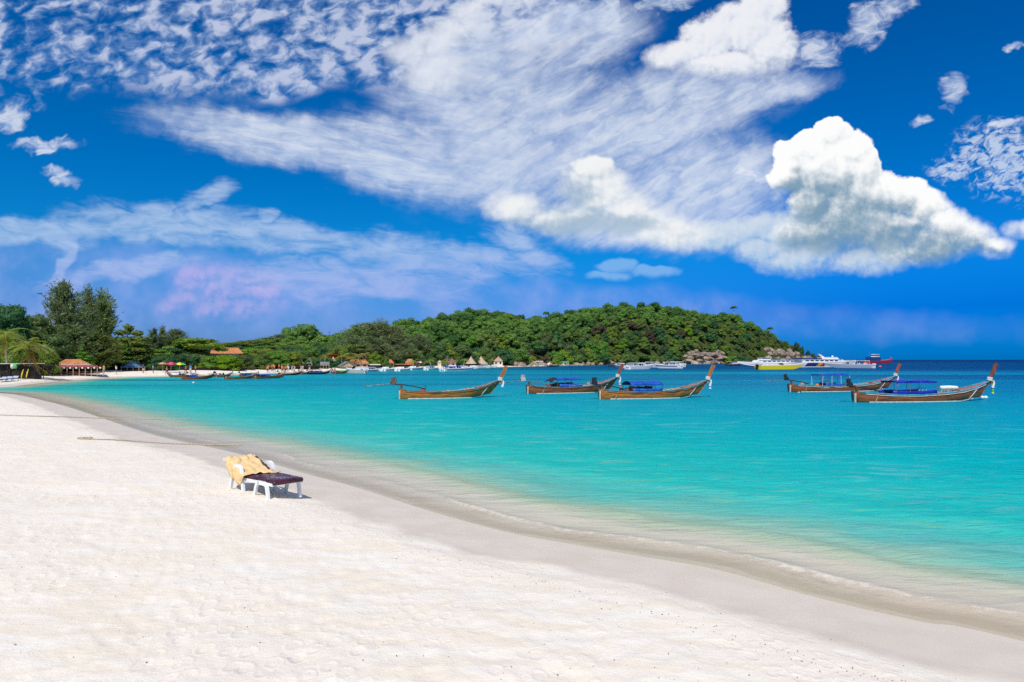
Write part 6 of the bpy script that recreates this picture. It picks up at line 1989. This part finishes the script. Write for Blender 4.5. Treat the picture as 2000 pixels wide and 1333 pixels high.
rg = random.Random(77)
if len(BODIES) == 3:
    ppl = [(326, 733.5, 'no shirt', 'red shorts', 1, 'sunburnt person in red shorts walking at the stern of the first beached boat'),
           (299, 729.5, 'blue shirt', 'dark shorts', 0, 'person in blue shirt standing by the dark stall'),
           (203, 730.0, 'yellow shirt', 'pale shorts', 0, 'person in yellow shirt left of the blue roofed hut'),
           (227, 731.5, 'white shirt', 'dark shorts', 2, 'person in white shirt with a raised arm by the blue roofed hut'),
           (120, 732.0, 'pink shirt', 'pale shorts', 0, 'person in pink shirt standing before the pavilion'),
           (166, 731.0, 'white shirt', 'dark shorts', 1, 'person in white shirt at the right end of the pavilion'),
           (280, 729.5, 'black shirt', 'pale shorts', 0, 'person in black shirt under the trees left of the parasols'),
           (363, 730.0, 'red shirt', 'dark shorts', 1, 'person in red shirt walking behind the blue covered boat'),
           (372, 729.0, 'blue shirt', 'pale shorts', 0, 'person in blue shirt right of the striped parasol'),
           (382, 729.5, 'orange vest', 'dark shorts', 0, 'person in orange right of the striped parasol'),
           (648, 731.5, 'orange vest', 'dark shorts', 0, 'left one of two people wading beside the dark boat'),
           (654, 731.2, 'no shirt', 'red shorts', 1, 'right one of two people wading beside the dark boat'),
           (818, 722.2, 'pink shirt', 'dark shorts', 1, 'person in pink shirt under the pink and white parasol'),
           (826, 722.5, 'no shirt', 'dark shorts', 0, 'bare chested person right of the pink and white parasol'),
           (838, 722.5, 'red shirt', 'pale shorts', 0, 'person in red shirt near the blue and white speedboat'),
           (865, 721.0, 'orange vest', 'dark shorts', 2, 'person in orange waving behind the blue and white speedboat'),
           (104, 730.5, 'white shirt', 'pale shorts', 0, 'person in white shirt at the left end of the pavilion')]
    for u, v, s_, h_, p_, lab in ppl: person(u, v, s_, h_, p_, rg.uniform(-2, 2), lab, None, rg.randint(0, 1))
    for k in range(12):
        person(rg.uniform(522, 562), rg.uniform(723.5, 729), 'orange vest', 'dark shorts', rg.randint(0, 2), rg.uniform(-2, 2), 'person in an orange vest in the crowd gathered by the brown roofed hut', 'crowd in orange vests', rg.randint(0, 1))
    for k in range(8):
        person(rg.uniform(562, 606), rg.uniform(722.5, 728), rg.choice(['white shirt', 'pink shirt', 'black shirt']), 'pale shorts', rg.randint(0, 2), rg.uniform(-2, 2), 'bather standing along the bunting stall right of the orange vests', 'bathers by the bunting stall', rg.randint(0, 1))

# boats drawn up along the sand
BB = 'boats drawn up along the left beach'
kw = dict(group=BB, detail=False, post_h=.45, rise=1.15)


def small_longtail(a, b, label, **k):
    A, B = WP(*a), WP(*b)
    Ld = math.hypot(B[0] - A[0], B[1] - A[1])
    sc = .62
    o = longtail('longtail_boat', A, B, label, L=Ld / sc, **{**kw, **k})
    o.scale = (sc,) * 3
    return o


cv = lambda m_, f=.25, t=.6, z=1.0: dict(zip(('from', 'to', 'z', 'mat', 'curtain', 'pm'), (f, t, z, m_, (f, t, .3), STEEL)))
small_longtail((364, 737.8), (330, 736.8), 'beached boat with white canopy beside the sunburnt walker', hullm=WOODR, postm=POSTD, gun=NAVY, canopy=cv(CLOTHW, .2, .75), engine='black')
small_longtail((355.5, 741.6), (413, 740.6), 'beached brown boat under a bright blue tarpaulin', hullm=WOODR, postm=POSTD, gun=WOODR, canopy=cv(BLUE, .22, .5), engine='black')
small_longtail((418, 737.6), (378, 737.0), 'beached boat with pale hull behind the blue covered one', hullm=PALEWOOD, postm=POSTD, gun=OFFW, engine='black')
small_longtail((422, 737.2), (448, 736.6), 'small boat with red seats between the two front beached boats', hullm=WOODR, postm=POSTD, gun=TEAL, engine='black', canopy=cv(CLOTHW, .3, .6))
small_longtail((440, 741.4), (498, 739.8), 'beached golden brown boat with teal rail, left of a longer one', hullm=WOOD, postm=POSTO, gun=TEAL, engine='black')
small_longtail((497, 740.6), (553, 738.6), 'beached golden boat with blue covers and curved bow', hullm=WOOD, postm=POSTO, gun=WOOD, canopy=cv(BLUE, .12, .45), engine='grey')
small_longtail((470, 737.2), (500, 736.2), 'boat with blue canopy behind the golden brown boat', hullm=WOODR, postm=POSTD, gun=TEALB, canopy=cv(BLUE, .1, .8), engine='black')
small_longtail((545, 734.0), (585, 732.8), 'dark low boat right of the golden boats', hullm=DARKW, postm=POSTD, gun=OFFW, engine='black')
small_longtail((602, 731.8), (642, 730.6), 'dark boat with deep blue cover by the wading people', hullm=DARKW, postm=POSTD, gun=OFFW, canopy=cv(DBLUE, .2, .6), engine='black')
small_longtail((586, 731.6), (606, 731.0), 'little boat with maroon hull behind the deep blue covered one', hullm=REDDECK, postm=POSTD, gun=NAVY, engine='black')
small_longtail((652, 730.4), (676, 729.8), 'boat with green and blue covers right of the wading people', hullm=WOODR, postm=POSTD, gun=GREEN, canopy=cv(GREENR, .3, .9), engine='black')
speedboat('speedboat', WP(711, 729.4), WP(676, 728.6), 'stubby off white boat with rounded cover on the middle beach', M('cream_gelcoat', (.56, .52, .45), .4), False, None, 1, WHITE, .8, 1.8)
MS = 'white speedboats drawn up on the middle beach'
for i, (a, b, st) in enumerate((((712, 727.2), (740, 726.2), BLUE), ((748, 725.6), (770, 724.6), NAVY), ((776, 725.6), (802, 724.0), NAVY), ((832, 723.6), (856, 722.6), None), ((800, 723.2), (826, 722.2), BLUE), ((930, 720.6), (905, 719.9), None), ((955, 719.2), (932, 718.8), BLUE), ((968, 718.5), (952, 718.2), NAVY))):
    speedboat('speedboat', WP(*a), WP(*b), ('first', 'second', 'third', 'fourth', 'fifth', 'sixth', 'seventh', 'eighth')[i] + ' white speedboat from the left on the middle beach' + (', with a striped side' if st else ''), WHITE, i % 3 == 0, MS, 1, WHITE if i % 3 else GREYH, .52, 1.6, st, roof_z=1.15)
small_longtail((1070, 716.9), (1091, 716.5), 'dark canopied boat off the small beach under the hill', hullm=DARKW, postm=POSTD, gun=NAVY, canopy=cv(DARKW, .2, .7), engine='black')
small_longtail((1188, 716.2), (1206, 715.8), 'dark boat with blue cover left of the white speedboats', hullm=DARKW, postm=POSTD, gun=OFFW, canopy=cv(NAVY, .4, .8), engine='black')
